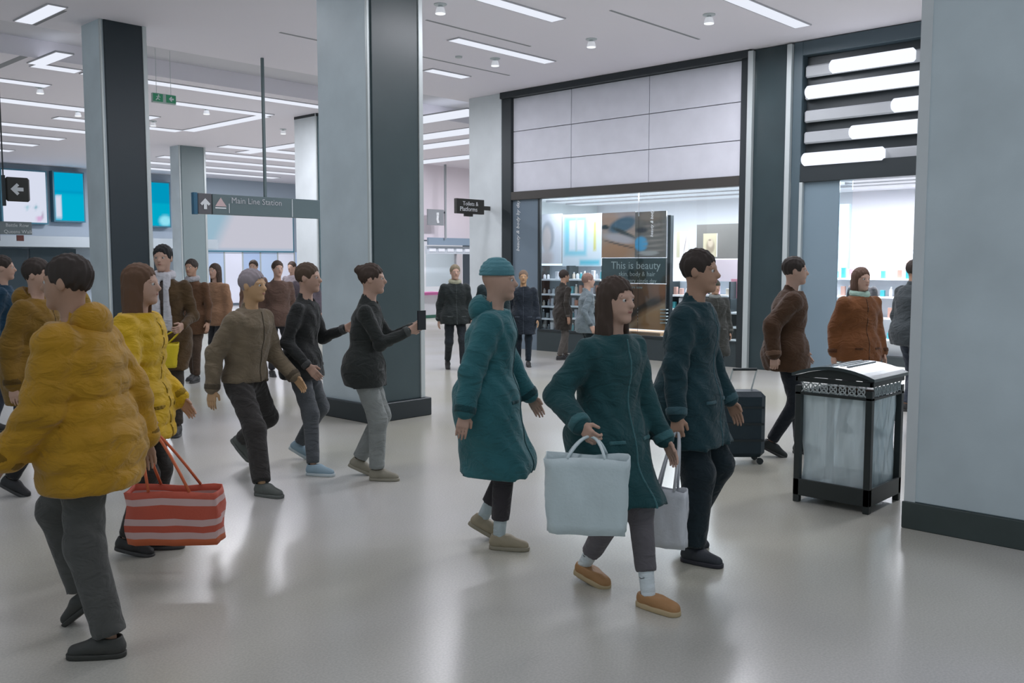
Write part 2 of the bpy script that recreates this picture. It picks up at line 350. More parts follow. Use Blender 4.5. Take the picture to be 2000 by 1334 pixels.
pb('bulkhead', 3.6, 12.9, 3.1, ZC, DARKM, -.12, .2, 0)
# fascia panels
ys = [12.68, 11.2, 9.45, 7.64]; zs = [3.10, 3.67, 4.28, 4.93]
for i in range(3):
    for j in range(3):
        box('fascia_panel', (XS+.03, ys[i+1]+.006, zs[j]+.006), (XS+.09, ys[i]-.006, zs[j+1]-.006), PANEL, wr, .004)
# louvre bay
lv = empty('louvre_screen', (XS, 5.2, 3.2), 'louvred panel of grey slats with glowing bars above the right shop entrance', 'louvre')
SL = mat('louvre_slat', (.42, .44, .46), .45)
segs = [(4.94, 6.16), (4.4, 6.53), (4.3, 5.23), (4.3, 5.83), (5.32, 6.56)]
for k, z in enumerate((4.60, 4.27, 3.93, 3.61, 3.27)):
    box('slat', (XS+.0, 3.7, z-.10), (XS+.05, 6.58, z+.08), SL, lv, .03)
    y0, y1 = segs[k]
    m_ = MB(); n = 10; pts = [(XS-.04, y0, z), (XS-.04, y0+.03, z), (XS-.04, y1-.03, z), (XS-.04, y1, z)]
    m_.tube(pts, [.07, .10, .10, .07], 12).build('glow_bar', emis('bar_glow', (.86, .90, 1), 1.25), lv, True)  # bright segments along the slats, made as emissive bars
S(box('trim_1', (XS-.02, 7.64, 0), (XS+.06, 12.0, .40), mat('stallriser', (.04, .055, .06), .35)))
# glazing bay 1
w1 = empty('window_1', (XS, 10, .4), kind='structure')
box('pane', (XS+.02, 9.66, .4), (XS+.032, 11.97, 2.94), GLASS, w1); box('pane', (XS+.02, 7.64, .4), (XS+.032, 9.64, 2.94), GLASS, w1)
box('mullion', (XS+.0, 11.95, 0), (XS+.06, 12.0, 2.94), DARKM, w1)
box('sill', (XS-.04, 7.64, .39), (XS+.1, 11.97, .42), DARKM, w1)
box('side_panel', (XS+.02, 12.0, .0), (XS+.05, 12.68, 2.94), mat('blue_grey_glass', (.17, .22, .27), .15), w1)
text('window_script', 'beauty & body by day', (XS+.012, 12.5, 1.93), (0, 0, 1), (0, 1, 0), .115, SIGNW, w1, shear=.3)
text('window_script', 'beauty & body', (XS+.015, 9.33, 2.15), (0, 0, 1), (0, 1, 0), .08, SIGNW, w1, shear=.3)
# bay 2
w2 = empty('window_2', (XS, 6.3, 0), kind='structure')
box('pane', (XS+.02, 6.0, 0), (XS+.05, 6.56, 2.93), mat('blue_grey_glass2', (.20, .27, .32), .15), w2)
box('door_post', (XS-.06, 6.55, 0), (XS-.0, 6.60, 2.93), TRIMW, w2)
box('pane', (XS+.02, 5.80, 0), (XS+.035, 6.0, 2.93), GLASS, w2)
# shop interior
S(box('wall_shop_back', (17.4, 3.4, 0), (17.6, 13.7, 3.2), mat('shop_wall', (.70, .70, .74), .6)))
S(box('ceiling_shop', (13.7, 3.4, 3.05), (17.5, 13.7, 3.2), mat('shop_ceiling', (.8, .8, .85), .6)))
for k, (x, y0, y1) in enumerate(((14.2, 4, 6.4), (14.7, 4, 6.4), (15.3, 4.2, 6.6), (15.9, 4.5, 7.2))):
    strip((x-.16, y0, 3.0), (x+.16, y1, 3.04), 'glowing shop ceiling panel behind the right entrance, %s from the glass' % ('nearest', 'second', 'third', 'farthest')[k], 'ceiling panels behind the right entrance')
for k, (x, y0, y1) in enumerate(((14.6, 7.4, 12.6), (15.4, 8.0, 13.2), (16.3, 8.5, 13.4))):
    strip((x-.25, y0, 3.0), (x+.25, y1, 3.04), 'long glowing shop ceiling panel behind the display window, %s from the glass' % ('nearest', 'second', 'farthest')[k], 'ceiling panels behind the display window')
# ---- window display
XD = 14.0
def dY(px): return Xp(px, 500, XD)[1]
def dZ(px, py, X=XD): return Xp(px, py, X)[2]
def pos_rect(x0, x1, ytop, ybot, X):
    a = Xp(x0, ytop, X); b = Xp(x1, ybot, X); xm = (x0+x1)/2
    return a[1], b[1], Xp(xm, ybot, X)[2], Xp(xm, ytop, X)[2]   # yL(far), yR(near), z0, z1
def poster(name, x0, x1, yt, yb, X, fn, label, nx=24, ny=32, emit=0, cat='poster', th=.03, legs=False):
    yl, yr, z0, z1 = pos_rect(x0, x1, yt, yb, X)
    e = empty(name, (X, (yl+yr)/2, z0), label, cat)
    box('board', (X, yr, z0), (X+th, yl, z1), mat('board_edge', (.4, .38, .36), .6), e)
    printq('print', (X-.004, yl, z0), (0, yr-yl, 0), (0, 0, z1-z0), nx, ny, fn, e, printm('printed_glow' if emit else 'printed_paper', emit))
    return e, (yl, yr, z0, z1)
def f_top(u, v):
    c = flat(u, (.50, .33, .24)); c = over(c, rectd(u, v, -1, 2, .62, 2), (.56, .42, .40), .3)
    c = over(c, ell(u, v, .35, .12, .6, .25, .1), (.52, .25, .12), .8); c = over(c, ell(u, v, .2, .85, .3, .18), (.62, .38, .28), .6)
    c = over(c, ell(u, v, .62, .72, .42, .16, .25), (.10, .18, .25), .4); c = over(c, ell(u, v, .1, .68, .12, .05), (.04, .06, .07), .4)
    c = over(c, ell(u, v, .7, .53, .4, .05, -.35), (.05, .06, .06), .5); c = over(c, ell(u, v, .55, .42, .5, .09, -.15), (.58, .50, .52), .6)
    c = over(c, ell(u, v, .55, .29, .5, .018, -.2), (.10, .06, .05), .8); return c
def f_topr(u, v):
    c = flat(u, (.20, .17, .15)); c = over(c, ell(u, v, .2, .3, .22, .16), (.10, .42, .70), .3)
    c = over(c, ell(u, v, .5, .9, .4, .12), (.30, .22, .17), .6)
    for k in range(6): c = over(c, ell(u, v, .65, .15+.11*k, .3, .022, .05), (.36, .30, .26), 1)
    c = over(c, ell(u, v, .45, .10, .32, .05), (.5, .47, .45), .4); c = over(c, ell(u, v, .2, .6, .2, .06), (.06, .06, .07), .6); return c
def f_face(u, v):
    c = flat(u, (.33, .22, .15)); c = over(c, ell(u, v, .25, .55, .42, .75, -.1), (.58, .40, .28), .35)
    c = over(c, ell(u, v, .62, .60, .30, .6, -.3), (.20, .11, .07), .5)
    c = over(c, ell(u, v, .75, .55, .62, .07, .72), (.07, .05, .04), .5); c = over(c, ell(u, v, .80, .35, .6, .06, .72), (.50, .36, .24), .5)
    c = over(c, ell(u, v, .90, .15, .30, .32), (.55, .30, .13), .6); c = over(c, ell(u, v, .18, .62, .10, .035, -.2), (.04, .03, .03), .6)
    c = over(c, ell(u, v, .17, .72, .16, .02, .1), (.10, .06, .05), .8); c = over(c, ell(u, v, .38, .42, .05, .10, .4), (.66, .45, .33), .8)
    c = over(c, ell(u, v, .40, .36, .035, .02), (.12, .05, .04), .8); c = over(c, ell(u, v, .28, .22, .13, .035, .15), (.40, .13, .10), .6)
    c = over(c, ell(u, v, .95, .9, .2, .2), (.30, .14, .08), .8); return c
def f_dark(u, v):
    c = flat(u, (.035, .065, .068)); return c
poster('window_poster', 1176, 1240, 415, 503, 14.0, f_top, 'peach and tan poster above the left half of the dark text panel')
poster('window_poster', 1241, 1300, 413, 503, 14.0, f_topr, 'brown poster with a blue spot above the right half of the dark text panel')
e, (yl, yr, z0, z1) = poster('text_panel', 1176, 1300, 504, 553, 14.0, f_dark, 'dark green panel with pale lettering in the shop window', 4, 4, cat='sign')
TXM = mat('pale_lettering', (.42, .50, .50), .5)
text('lettering', 'This is beauty', (13.99, yl-.22, z1-.20), (0, -1, 0), (0, 0, 1), .20, TXM, e)
text('lettering', 'skin, body & hair', (13.99, yl-.40, z1-.33), (0, -1, 0), (0, 0, 1), .12, TXM, e)
text('lettering', 'for every single day', (13.99, yl-.38, z1-.45), (0, -1, 0), (0, 0, 1), .11, TXM, e)
text('lettering', 'find it in store now', (13.99, yl-.32, z1-.56), (0, -1, 0), (0, 0, 1), .08, TXM, e)
poster('window_poster', 1176, 1299, 554, 642, 14.0, f_face, 'large brown close-up of a face below the dark text panel', 40, 34)
yl, yr, z0, z1 = pos_rect(1176, 1297, 643, 650, 14.0)
e = empty('display_table', (14.1, (yl+yr)/2, 0), 'brown wooden display table under the face poster', 'table')
box('table_top', (13.85, yr-.02, z0-.02), (14.35, yl+.02, z0+.035), mat('oak', (.35, .20, .10), .5), e, .005)
for y in (yr+.05, yl-.05):
    for x in (13.9, 14.3): box('leg', (x-.02, y-.02, 0), (x+.02, y+.02, z0-.02), DARKM, e)
dp = empty('display_post', (14.1, dY(1304), 0), 'dark upright display post right of the face poster', 'post')
box('upright', (14.0, Xp(1309, 500, 14)[1], 0), (14.1, Xp(1302.5, 500, 14)[1], dZ(1305, 420)), DARKM, dp, .004)
for k in range(5): box('bracket', (13.93, Xp(1307, 500, 14)[1], .62+.06*k), (14.0, Xp(1295, 500, 14)[1], .64+.06*k), TRIMW, dp)
def f_white(u, v):
    c = flat(u, (.72, .72, .78)); c = over(c, ell(u, v, .35, .55, .3, .3), (.38, .38, .42), .3); c = over(c, ell(u, v, .3, .50, .2, .25), (.62, .52, .50), .4); c = over(c, ell(u, v, .3, .12, .3, .15), (.6, .5, .5), .8); return c
def f_cyan(u, v):
    c = flat(u, (.68, .74, .80)); d = rectd(u, v, .05, .62, .2, .95); c = over(c, d, (.25, .60, .72), .08)
    c = over(c, rectd(u, v, .18, .34, .30, .88), (.72, .74, .80), .04); c = over(c, rectd(u, v, .38, .56, .30, .88), (.74, .74, .80), .04)
    c = over(c, rectd(u, v, .355, .37, .3, .9), (.62, .48, .38), .04)
    c = over(c, rectd(u, v, .80, .86, .3, .85), (.65, .60, .12), .05); c = over(c, rectd(u, v, .45, .95, .02, .12), (.12, .55, .70), .06); return c
poster('window_poster', 1056, 1097, 418, 515, 14.6, f_white, 'white poster with a faint face at the left end of the shop window')
poster('window_poster', 1099, 1175, 418, 520, 14.6, f_cyan, 'white poster with pale cyan frame and yellow stripe in the shop window', 40, 30)
def f_gold(u, v):
    c = flat(u, (.60, .52, .36)); c = over(c, ell(u, v, .55, .45, .32, .30), (.36, .28, .20), .4); c = over(c, ell(u, v, .55, .6, .2, .18), (.62, .50, .38), .5); c = over(c, ell(u, v, .5, .72, .1, .03), (.2, .13, .1), .6); return c
def f_line(u, v):
    c = flat(u, (.68, .66, .66)); c = over(c, rectd(u, v, -1, .28, -1, 2), (.45, .42, .30), .05); c = over(c, ell(u, v, .7, .5, .04, .4, -.3), (.3, .25, .25), .8); return c
wb = box('board', (15.0, Xp(1449, 500, 15.0)[1], dZ(1420, 505, 15)), (15.04, Xp(1360, 500, 15)[1], dZ(1420, 437, 15)), mat('brown_board', (.13, .12, .11), .6))
tag(wb, 'dark brown wall board behind the golden portrait poster', 'board')
poster('window_poster', 1322, 1345, 452, 503, 14.7, f_line, 'narrow poster with a thin line figure and khaki edge')
poster('window_poster', 1374, 1399, 456, 502, 14.7, f_gold, 'small golden portrait poster on the dark brown board')
tag(box('wall_panel', (14.9, Xp(1444, 500, 14.9)[1], dZ(1420, 562, 14.9)), (14.95, Xp(1398, 500, 14.9)[1], dZ(1420, 507, 14.9)), mat('pink_panel', (.60, .50, .54), .6)), 'pale pink wall panel below the dark brown board', 'panel')
tag(box('wall_panel', (14.6, Xp(1443, 600, 14.6)[1], dZ(1436, 610, 14.6)), (14.65, Xp(1427, 600, 14.6)[1], dZ(1436, 545, 14.6)), mat('rose_panel', (.60, .25, .32), .6)), 'rose pink upright panel at the right end of the shelves', 'panel')
# shelves with products
rnd = random.Random(5)
PC = [(.05, .35, .40), (.08, .42, .48), (.55, .55, .6), (.7, .7, .74), (.5, .3, .25), (.25, .28, .3), (.6, .25, .15), (.7, .6, .5), (.05, .12, .2), (.55, .35, .4)]
PN = ['teal', 'turquoise', 'grey', 'white', 'brown', 'charcoal', 'orange', 'cream', 'navy', 'pink']
ORD = ['first', 'second', 'third', 'fourth', 'fifth', 'sixth', 'seventh', 'eighth', 'ninth', 'tenth', 'eleventh', 'twelfth', 'thirteenth', 'fourteenth']
def product(x, y, z, ci, kind, where, n=0):
    c = PC[ci]; m = mat('pack_'+PN[ci], c, .4)
    h = rnd.uniform(.10, .19)
    if kind == 0:
        o = MB().box((x-.03, y-.035, z), (x+.03, y+.035, z+h), .004).build('product_box', m); nm = 'box'
        tag(o, '%s carton, %s from the right, %s' % (PN[ci], ORD[n], where), 'box', 'cartons on '+where)
    else:
        e = empty('bottle', (x, y, z), '%s bottle, %s from the right, %s' % (PN[ci], ORD[n], where), 'bottle', 'bottles on '+where)
        MB().lathe((x, y, z), [(.028, 0), (.03, .01), (.03, h*.65), (.014, h*.8), (.012, h*.85)], 10).build('bottle_body', m, e, True)
        MB().lathe((x, y, z), [(.016, h*.85), (.016, h)], 8).build('cap', SHELFW if ci != 3 else DARKM, e)
def shelf_unit(name, x0, x1, rows, X, label, where, n, depth=.28, palette=None):
    yl = Xp(x0, 600, X)[1]; yr = Xp(x1, 600, X)[1]; top = Xp((x0+x1)/2, rows[0]-26, X)[2]
    e = empty(name, (X+depth/2, (yl+yr)/2, 0), label, 'shelf')
    box('upright', (X, yr-.03, 0), (X+depth, yr, top), DARKM, e); box('upright', (X, yl, 0), (X+depth, yl+.03, top), DARKM, e)
    box('back_panel', (X+depth, yr-.03, 0), (X+depth+.03, yl+.03, top), mat('shelf_back', (.30, .34, .38), .6), e)
    for i, r in enumerate(rows):
        z = Xp((x0+x1)/2, r, X)[2]
        if z < .03: continue
        box('shelf_board', (X-.02, yr, z-.035), (X+depth, yl, z), SHELFW, e, .003)
        k = int((yl-yr)/.10)
        for j in range(k):
            if rnd.random() < .15: continue
            ci = rnd.choice(palette or range(len(PC))); product(X+.05+rnd.uniform(0, .05), yr+.06+j*(yl-yr-.08)/max(1, k-1)*.98, z, ci, rnd.randint(0, 1), where+', row %s' % ('top', 'second', 'third', 'fourth', 'lowest')[min(i, 4)], j)
    return e
shelf_unit('shelf_unit', 1056, 1106, [545, 574, 598, 622, 648], 14.4, 'white product shelves at the left end of the shop window', 'the left window shelves', 8, palette=[2, 3, 3, 5, 7, 8, 2])
shelf_unit('shelf_unit', 1112, 1174, [545, 574, 598, 622, 648], 14.4, 'white product shelves beside the face poster', 'the shelves beside the face poster', 8, palette=[0, 1, 3, 2, 6, 7])
shelf_unit('shelf_unit', 1311, 1366, [576, 603, 630, 657], 14.4, 'white product shelves right of the dark display post', 'the shelves right of the display post', 8, palette=[0, 1, 3, 4, 5, 2])
shelf_unit('shelf_unit', 1373, 1423, [576, 601, 627, 655], 14.4, 'white product shelves near the right end of the window', 'the shelves near the right window end', 8, palette=[0, 3, 6, 7, 9, 2])
shelf_unit('shelf_unit', 1427, 1447, [610, 638, 663], 14.3, 'narrow wooden shelf bay at the far right of the window', 'the narrow bay at the right window end', 3, palette=[0, 6, 9, 8])
# right entrance interior: counters + panels
tag(box('display_wall', (16.2, 7.0, .0), (16.3, 7.7, 2.75), mat('grey_column', (.35, .42, .48), .5)), 'grey blue partition inside the right shop entrance', 'partition')
e = empty('gondola', (15.6, 6.1, 0), 'white island shelf inside the right shop entrance', 'shelf')
box('base', (15.4, 5.1, 0), (15.9, 6.9, .15), DARKM, e)
for z in (.45, .8, 1.15, 1.45): box('shelf_board', (15.35, 5.0, z-.03), (15.95, 7.0, z), SHELFW, e)
box('upright', (15.62, 5.0, .1), (15.68, 7.0, 1.6), SHELFW, e)
for iz, z in enumerate((.45, .8, 1.15, 1.45)):
    for k in range(14):
        if rnd.random() < .8: product(15.42, 5.1+k*.135, z, rnd.choice([0, 1, 2, 3, 4, 8, 9]), rnd.randint(0, 1), 'the right entrance island, %s' % ('lowest row', 'second row', 'third row', 'top row')[iz], k)
def f_por(u, v):
    c = flat(u, (.72, .72, .78)); c = over(c, ell(u, v, .5, .5, .3, .35), (.65, .42, .35), .5); return c
poster('window_poster', 1757, 1783, 478, 525, 15.2, f_por, 'pale poster with a peach portrait beside the grey pillar')
poster('window_poster', 1640, 1655, 448, 505, 15.2, f_white, 'narrow white poster inside the right shop entrance')
# ---- blade sign
bs = empty('projecting_sign', (13.45, 13.3, 2.65), 'dark projecting sign with white lettering fixed to the shop pilaster', 'sign')
box('sign_board', (12.50, 13.22, 2.67), (13.26, 13.30, 2.96), SIGND, bs, .006)
box('bracket', (12.75, 13.23, 2.62), (12.95, 13.29, 2.67), SIGND, bs); box('arm', (13.26, 13.24, 2.76), (13.46, 13.28, 2.84), SIGND, bs)
text('lettering', 'Toilets &', (12.66, 13.215, 2.83), (1, 0, 0), (0, 0, 1), .115, SIGNW, bs); text('lettering', 'Platforms', (12.58, 13.215, 2.72), (1, 0, 0), (0, 0, 1), .125, SIGNW, bs)
# ---- hanging direction sign
hs = empty('hanging_sign', (8.4, 13.6, 2.45), 'long grey hanging direction sign with white arrow and lettering', 'sign')
box('sign_board', (7.52, 13.56, 2.47), (9.62, 13.64, 2.79), mat('sign_grey', (.12, .17, .18), .4), hs, .006)
box('arrow_panel', (7.27, 13.55, 2.47), (7.50, 13.65, 2.79), mat('sign_brown', (.11, .11, .12), .4), hs, .006)
box('end_cap', (7.20, 13.56, 2.46), (7.27, 13.64, 2.80), mat('sign_blue', (.03, .13, .22), .4), hs, .006)
box('hanging_rod', (8.475, 13.58, 2.79), (8.515, 13.62, ZC), mat('rod_grey', (.12, .17, .18), .4), hs)
def arrow(cx, y, cz, s, m, parent, dirv):
    # arrow polygon; dirv 'L' or 'U'
    P = [(-1, 0), (0, 1), (.35, .65), (0, .3), (1, .3), (1, -.3), (0, -.3), (.35, -.65), (0, -1)]
    if dirv == 'U': P = [(q[1], -q[0]) for q in P]
    V = []; 
    for d in (0, .006):
        for a, b in P: V.append((cx+a*s, y-d, cz+b*s))
    n = len(P); Fs = [tuple(n+i for i in range(n)), tuple(reversed(range(n)))]+[(i, (i+1) % n, n+(i+1) % n, n+i) for i in range(n)]
    return mesh('arrow', V, Fs, m, parent)
arrow(7.385, 13.545, 2.63, .085, SIGNW, hs, 'U')
MB().add([(7.56, 13.553, 2.60), (7.76, 13.553, 2.60), (7.70, 13.553, 2.68), (7.66, 13.553, 2.74), (7.60, 13.553, 2.66)], [(0, 1, 2, 3, 4)]).build('pictogram', mat('sign_pink', (.6, .45, .45), .5), hs)
box('divider', (8.98, 13.552, 2.48), (8.99, 13.56, 2.78), SIGNW, hs); box('divider', (7.80, 13.552, 2.50), (7.81, 13.56, 2.65), SIGNW, hs); box('underline', (7.56, 13.552, 2.565), (7.75, 13.56, 2.585), SIGNW, hs)
text('lettering', 'Main Line Station', (7.84, 13.552, 2.66), (1, 0, 0), (0, 0, 1), .135, mat('letter_soft', (.5, .52, .55), .5), hs)
# ---- arrow sign at far left
s1 = empty('arrow_sign', (5.1, 15, 2.6), 'black sign with a white left arrow at the far left', 'sign')
box('sign_board', (4.97, 14.97, 2.62), (5.31, 15.03, 2.98), SIGND, s1, .03); box('side_post', (4.93, 14.97, 2.55), (4.965, 15.03, 3.0), DARKM, s1)
box('hanging_rod', (4.94, 14.99, 3.0), (4.955, 15.01, ZC+.3), DARKM, s1)
arrow(5.12, 14.965, 2.80, .09, SIGNW, s1, 'L')
# ---- exit sign
ex = empty('exit_sign', (7.73, 15.5, 4.46), 'green emergency exit sign with white running figure below the far ceiling', 'sign')
GR = mat('exit_green', (.02, .20, .10), .4, emit=.25)
box('sign_box', (7.52, 15.47, 4.44), (7.94, 15.53, 4.60), mat('exit_white', (.45, .55, .52), .5), ex, .004)
box('green_panel', (7.525, 15.465, 4.46), (7.70, 15.47, 4.59), GR, ex); box('green_panel', (7.76, 15.465, 4.46), (7.935, 15.47, 4.59), GR, ex)
MB().lathe((7.62, 15.462, 4.565), [(.012, -.012), (.012, .012)], 8).tube([(7.615, 15.46, 4.55), (7.60, 15.46, 4.51), (7.57, 15.46, 4.48)], .009, 6).tube([(7.60, 15.46, 4.51), (7.64, 15.46, 4.49)], .008, 6).tube([(7.58, 15.46, 4.54), (7.65, 15.46, 4.535)], .006, 6).build('running_figure', SIGNW, ex)
arrow(7.85, 15.465, 4.525, .045, SIGNW, ex, 'L')
for x in (7.6, 7.86): box('hanging_rod', (x, 15.497, 4.6), (x+.006, 15.503, ZC+.3), TRIMW, ex)
# ---- far concourse: screens, bulkhead, openings on wall Y=34
YB = 33.9
def wrect(x0, x1, yt, yb, Y=YB): a = Yp(x0, (yt+yb)/2, Y); b = Yp(x1, (yt+yb)/2, Y); xm = (x0+x1)/2; return a[0], b[0], Yp(xm, yb, Y)[2], Yp(xm, yt, Y)[2]
def screen(x0, x1, yt, yb, label, fn, nx=20, ny=20, em=1.0, Y=YB-.2):
    X0, X1, z0, z1 = wrect(x0, x1, yt, yb, Y)
    e = empty('video_screen', ((X0+X1)/2, Y, z0), label, 'screen')
    box('casing', (X0-.05, Y+.005, z0-.05), (X1+.05, 33.995, z1+.05), mat('screen_case', (.05, .2, .28), .4), e)
    def g(u, v): return fn(u, v)
    o = printq('display', (X0, Y, z0), (X1-X0, 0, 0), (0, 0, z1-z0), nx, ny, g, e, None); m = _M.get('scr_%s' % em) 
    if not m:
        m = bpy.data.materials.new('screen_%s' % em); m.use_nodes = True; nt = m.node_tree; nt.nodes.clear(); oo = nt.nodes.new('ShaderNodeOutputMaterial'); ee = nt.nodes.new('ShaderNodeEmission'); aa = nt.nodes.new('ShaderNodeAttribute'); aa.attribute_name = 'Col'
        nt.links.new(aa.outputs['Color'], ee.inputs[0]); ee.inputs[1].default_value = em; nt.links.new(ee.outputs[0], oo.inputs[0]); _M['scr_%s' % em] = m
    o.data.materials[0] = m; return e
def f_s1(u, v):
    c = flat(u, (.74, .78, .92)); c = over(c, ell(u, v, .75, .3, .04, .04), (.2, .45, .55), .8); c = over(c, ell(u, v, .55, .28, .05, .03), (.35, .6, .7), .8); c = over(c, ell(u, v, .82, .08, .07, .05), (.7, .45, .7), .8)
    c = over(c, ell(u, v, .9, .14, .03, .06), (.5, .45, .6), .8); return c
def f_s2(u, v):
    c = flat(u, (.0, .40, .66)); c = over(c, rectd(u, v, -1, 2, .56, .60), (.0, .28, .52), .04); c = over(c, rectd(u, v, -1, 2, -1, .56), (.0, .46, .68), .04); c = over(c, rectd(u, v, .02, .22, .05, .52), (.72, .75, .9), .06); return c
def f_s3(u, v):
    c = flat(u, (.0, .33, .55)); c = over(c, rectd(u, v, -1, 2, -1, .52), (.0, .42, .62), .04); c = over(c, ell(u, v, .8, .12, .25, .12), (.3, .8, .95), .6); return c
screen(5, 90, 334, 434, 'bright white video screen at the far left wall', f_s1)
screen(107, 163, 338, 431, 'cyan video screen left of the left pillar', f_s2)
screen(285, 331, 357, 441, 'cyan video screen right of the left pillar', f_s3)
BH = mat('bulkhead_grey', (.40, .46, .50), .6)
X0, X1, z0, z1 = wrect(-60, 400, 470, 484, YB-.4)
tag(box('canopy', (X0, YB-1.4, z0), (X1, YB-.02, z1+.1), BH), 'long grey canopy over the dark openings below the screens', 'canopy')
for k, (a, b) in enumerate(((-40, 55), (60, 150), (296, 330), (405, 430))):
    X0, X1, z0, z1 = wrect(a, b, 486, 580, YB-.06)
    d = box('door_%d' % (k+1), (X0, YB-.06, 0), (X1, YB, z1), mat('opening_dark', (.04, .07, .09), .3)); S(d)
X0, X1, z0, z1 = wrect(0, 62, 433, 458, 15.6)
s2 = empty('direction_sign', ((X0+X1)/2, 15.6, z0), 'grey lettered sign under the black arrow sign at the far left', 'sign')
box('sign_board', (X0, 15.6, z0), (X1, 15.66, z1), mat('sign_midgrey', (.20, .24, .25), .5), s2)
text('lettering', 'Battle Row', (X0+.08, 15.595, (z0+z1)/2+.02), (1, 0, 0), (0, 0, 1), .075, SIGNW, s2); text('lettering', 'Queens Walk', (X0+.05, 15.595, z0+.02), (1, 0, 0), (0, 0, 1), .075, SIGNW, s2)
box('side_post', (X0-.03, 15.61, z0-.1), (X0, 15.65, ZC), DARKM, s2)
box('red_plate', (X0+.24, 15.6, z0-.10), (X0+.34, 15.63, z0-.01), mat('rust_plate', (.2, .07, .06), .5), s2)
# bright shopfront panel centre-left
def f_big(u, v):
    c = flat(u, (.70, .70, .80)); d = (u*1.0+ (1-v)*-.25)-.22
    c = over(c, -(u-(.10+.25*v))*4+0.0 if False else (u-.06-.20*v), (.40, .60, .74), .15); c = over(c, rectd(u, v, -1, 2, -1, .05), (.45, .58, .75), .1); return c
screen(405, 572, 418, 490, 'wide pale illuminated panel behind the hanging sign', f_big, 30, 20, .85)
X0, X1, z0, z1 = wrect(404, 640, 492, 560, YB-.2)
f = empty('shop_front', ((X0+X1)/2, YB, 0), 'pale blue glazed shopfront at the end of the concourse', 'shopfront')
n = 7
for k in range(n):
    a = X0+(X1-X0)*k/n; b = X0+(X1-X0)*(k+1)/n
    box('pane', (a+.03, YB-.1, .1), (b-.03, YB-.06, z1), mat(('pane_blue', 'pane_pale', 'pane_blue2')[k % 3], ((.40, .50, .66), (.62, .64, .74), (.34, .44, .62))[k % 3], .2, emit=.35), f)
    box('mullion', (b-.03, YB-.12, 0), (b+.03, YB-.04, z1), TRIMW, f)
# shop seen in gap right of large pillar (plane Y=24)
YG = 24.0
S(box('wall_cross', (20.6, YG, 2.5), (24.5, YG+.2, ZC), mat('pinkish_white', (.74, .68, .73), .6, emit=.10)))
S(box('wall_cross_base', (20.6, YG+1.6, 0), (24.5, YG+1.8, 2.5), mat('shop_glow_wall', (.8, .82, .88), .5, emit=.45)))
e = empty('suspended_sign', (21.8, 23.6, 2.9), 'grey square sign with a white figure hanging in the gap beside the large pillar', 'sign')
X0, X1, z0, z1 = wrect(836, 867, 409, 440, 23.5)
box('sign_board', (X0, 23.5, z0), (X1, 23.56, z1), mat('sign_grey2', (.26, .28, .30), .5), e)
MB().lathe(((X0+X1)/2+.06, 23.49, z0+.38), [(.05, -.05), (.05, .05)], 8).tube([((X0+X1)/2+.06, 23.49, z0+.32), ((X0+X1)/2+.04, 23.49, z0+.2), ((X0+X1)/2+.08, 23.49, z0+.08)], .05, 6).build('pictogram', SIGNW, e)
xr = Yp(871, 400, 23.5)[0]; box('hanging_rod', (xr-.03, 23.5, Yp(871, 466, 23.5)[2]), (xr+.03, 23.56, ZC), mat('rod_pale', (.35, .38, .40), .5), e); box('bracket', (X1, 23.51, z1-.12), (xr, 23.55, z1-.06), DARKM, e)
X0, X1, z0, z1 = wrect(834, 921, 465, 479, 23.7)
tag(box('banner', (X0, 23.6, z0), (X1, 23.7, z1), mat('banner_blue', (.25, .33, .42), .5)), 'grey blue banner strip over the far white shop', 'banner')
X0, X1, z0, z1 = wrect(834, 921, 481, 496, 23.8)
f = empty('shop_front', ((X0+X1)/2, 23.9, 0), 'bright white shop beyond the large pillar with a lettered fascia', 'shopfront')
box('fascia', (X0, 23.8, z0), (X1+.5, 23.9, z1), mat('fascia_pale', (.55, .60, .66), .5, emit=.1), f)
for k in range(5): box('letter_block', (X0+.1+.42*k, 23.77, z0+.08), (X0+.38+.42*k, 23.8, z1-.08), mat('letter_pale', (.75, .78, .85), .5, emit=.3), f)
box('post', (Yp(893, 560, 23.8)[0], 23.8, 0), (Yp(903, 560, 23.8)[0], 23.95, z0), mat('post_cream', (.6, .56, .58), .5), f)
box('window_glass', (X0, 23.85, .9), (Yp(893, 560, 23.8)[0], 23.87, z0), GLASS, f)
X0, X1, z0, z1 = wrect(834, 868, 594, 602, 21.5)
e = empty('counter', ((X0+X1)/2, 21.7, 0), 'white counter with a pink top in the distance beside the large pillar', 'counter')
box('counter_top', (X0-.5, 21.4, .72), (X1, 22.1, .80), mat('pink_top', (.55, .15, .35), .4), e); box('counter_front', (X0-.5, 21.5, .1), (X1-.05, 22.0, .72), WHITE, e); box('kick_board', (X0-.5, 21.55, 0), (X1-.1, 21.95, .1), mat('green_kick', (.1, .3, .22), .5), e)
# ------------------------------------------------------------------ litter bin
bx0, bx1, by0, by1 = 6.13, 6.70, 2.45, 3.0
BM = mat('bin_metal', (.035, .042, .042), .38, metal=.3)
b = empty('litter_bin', ((bx0+bx1)/2, (by0+by1)/2, 0), 'dark framed litter bin with a clear bag beside the grey pillar', 'litter bin')
t = .045; zt = .84
for (x, y) in ((bx0, by0), (bx1-t, by0), (bx0, by1-t), (bx1-t, by1-t)): box('leg', (x, y, 0), (x+t, y+t, zt), BM, b, .004)
for (a, c) in (((bx0, by0), (bx1, by0+.02)), ((bx0, by1-.02), (bx1, by1)), ((bx0, by0), (bx0+.02, by1)), ((bx1-.02, by0), (bx1, by1))):
    box('base_rail', (a[0], a[1], .05), (c[0], c[1], .17), BM, b, .003)
    box('top_rail', (a[0], a[1], .868), (c[0], c[1], .90), BM, b, .003)
    box('lower_frieze_rail', (a[0], a[1], .775), (c[0], c[1], .795), BM, b, .003)
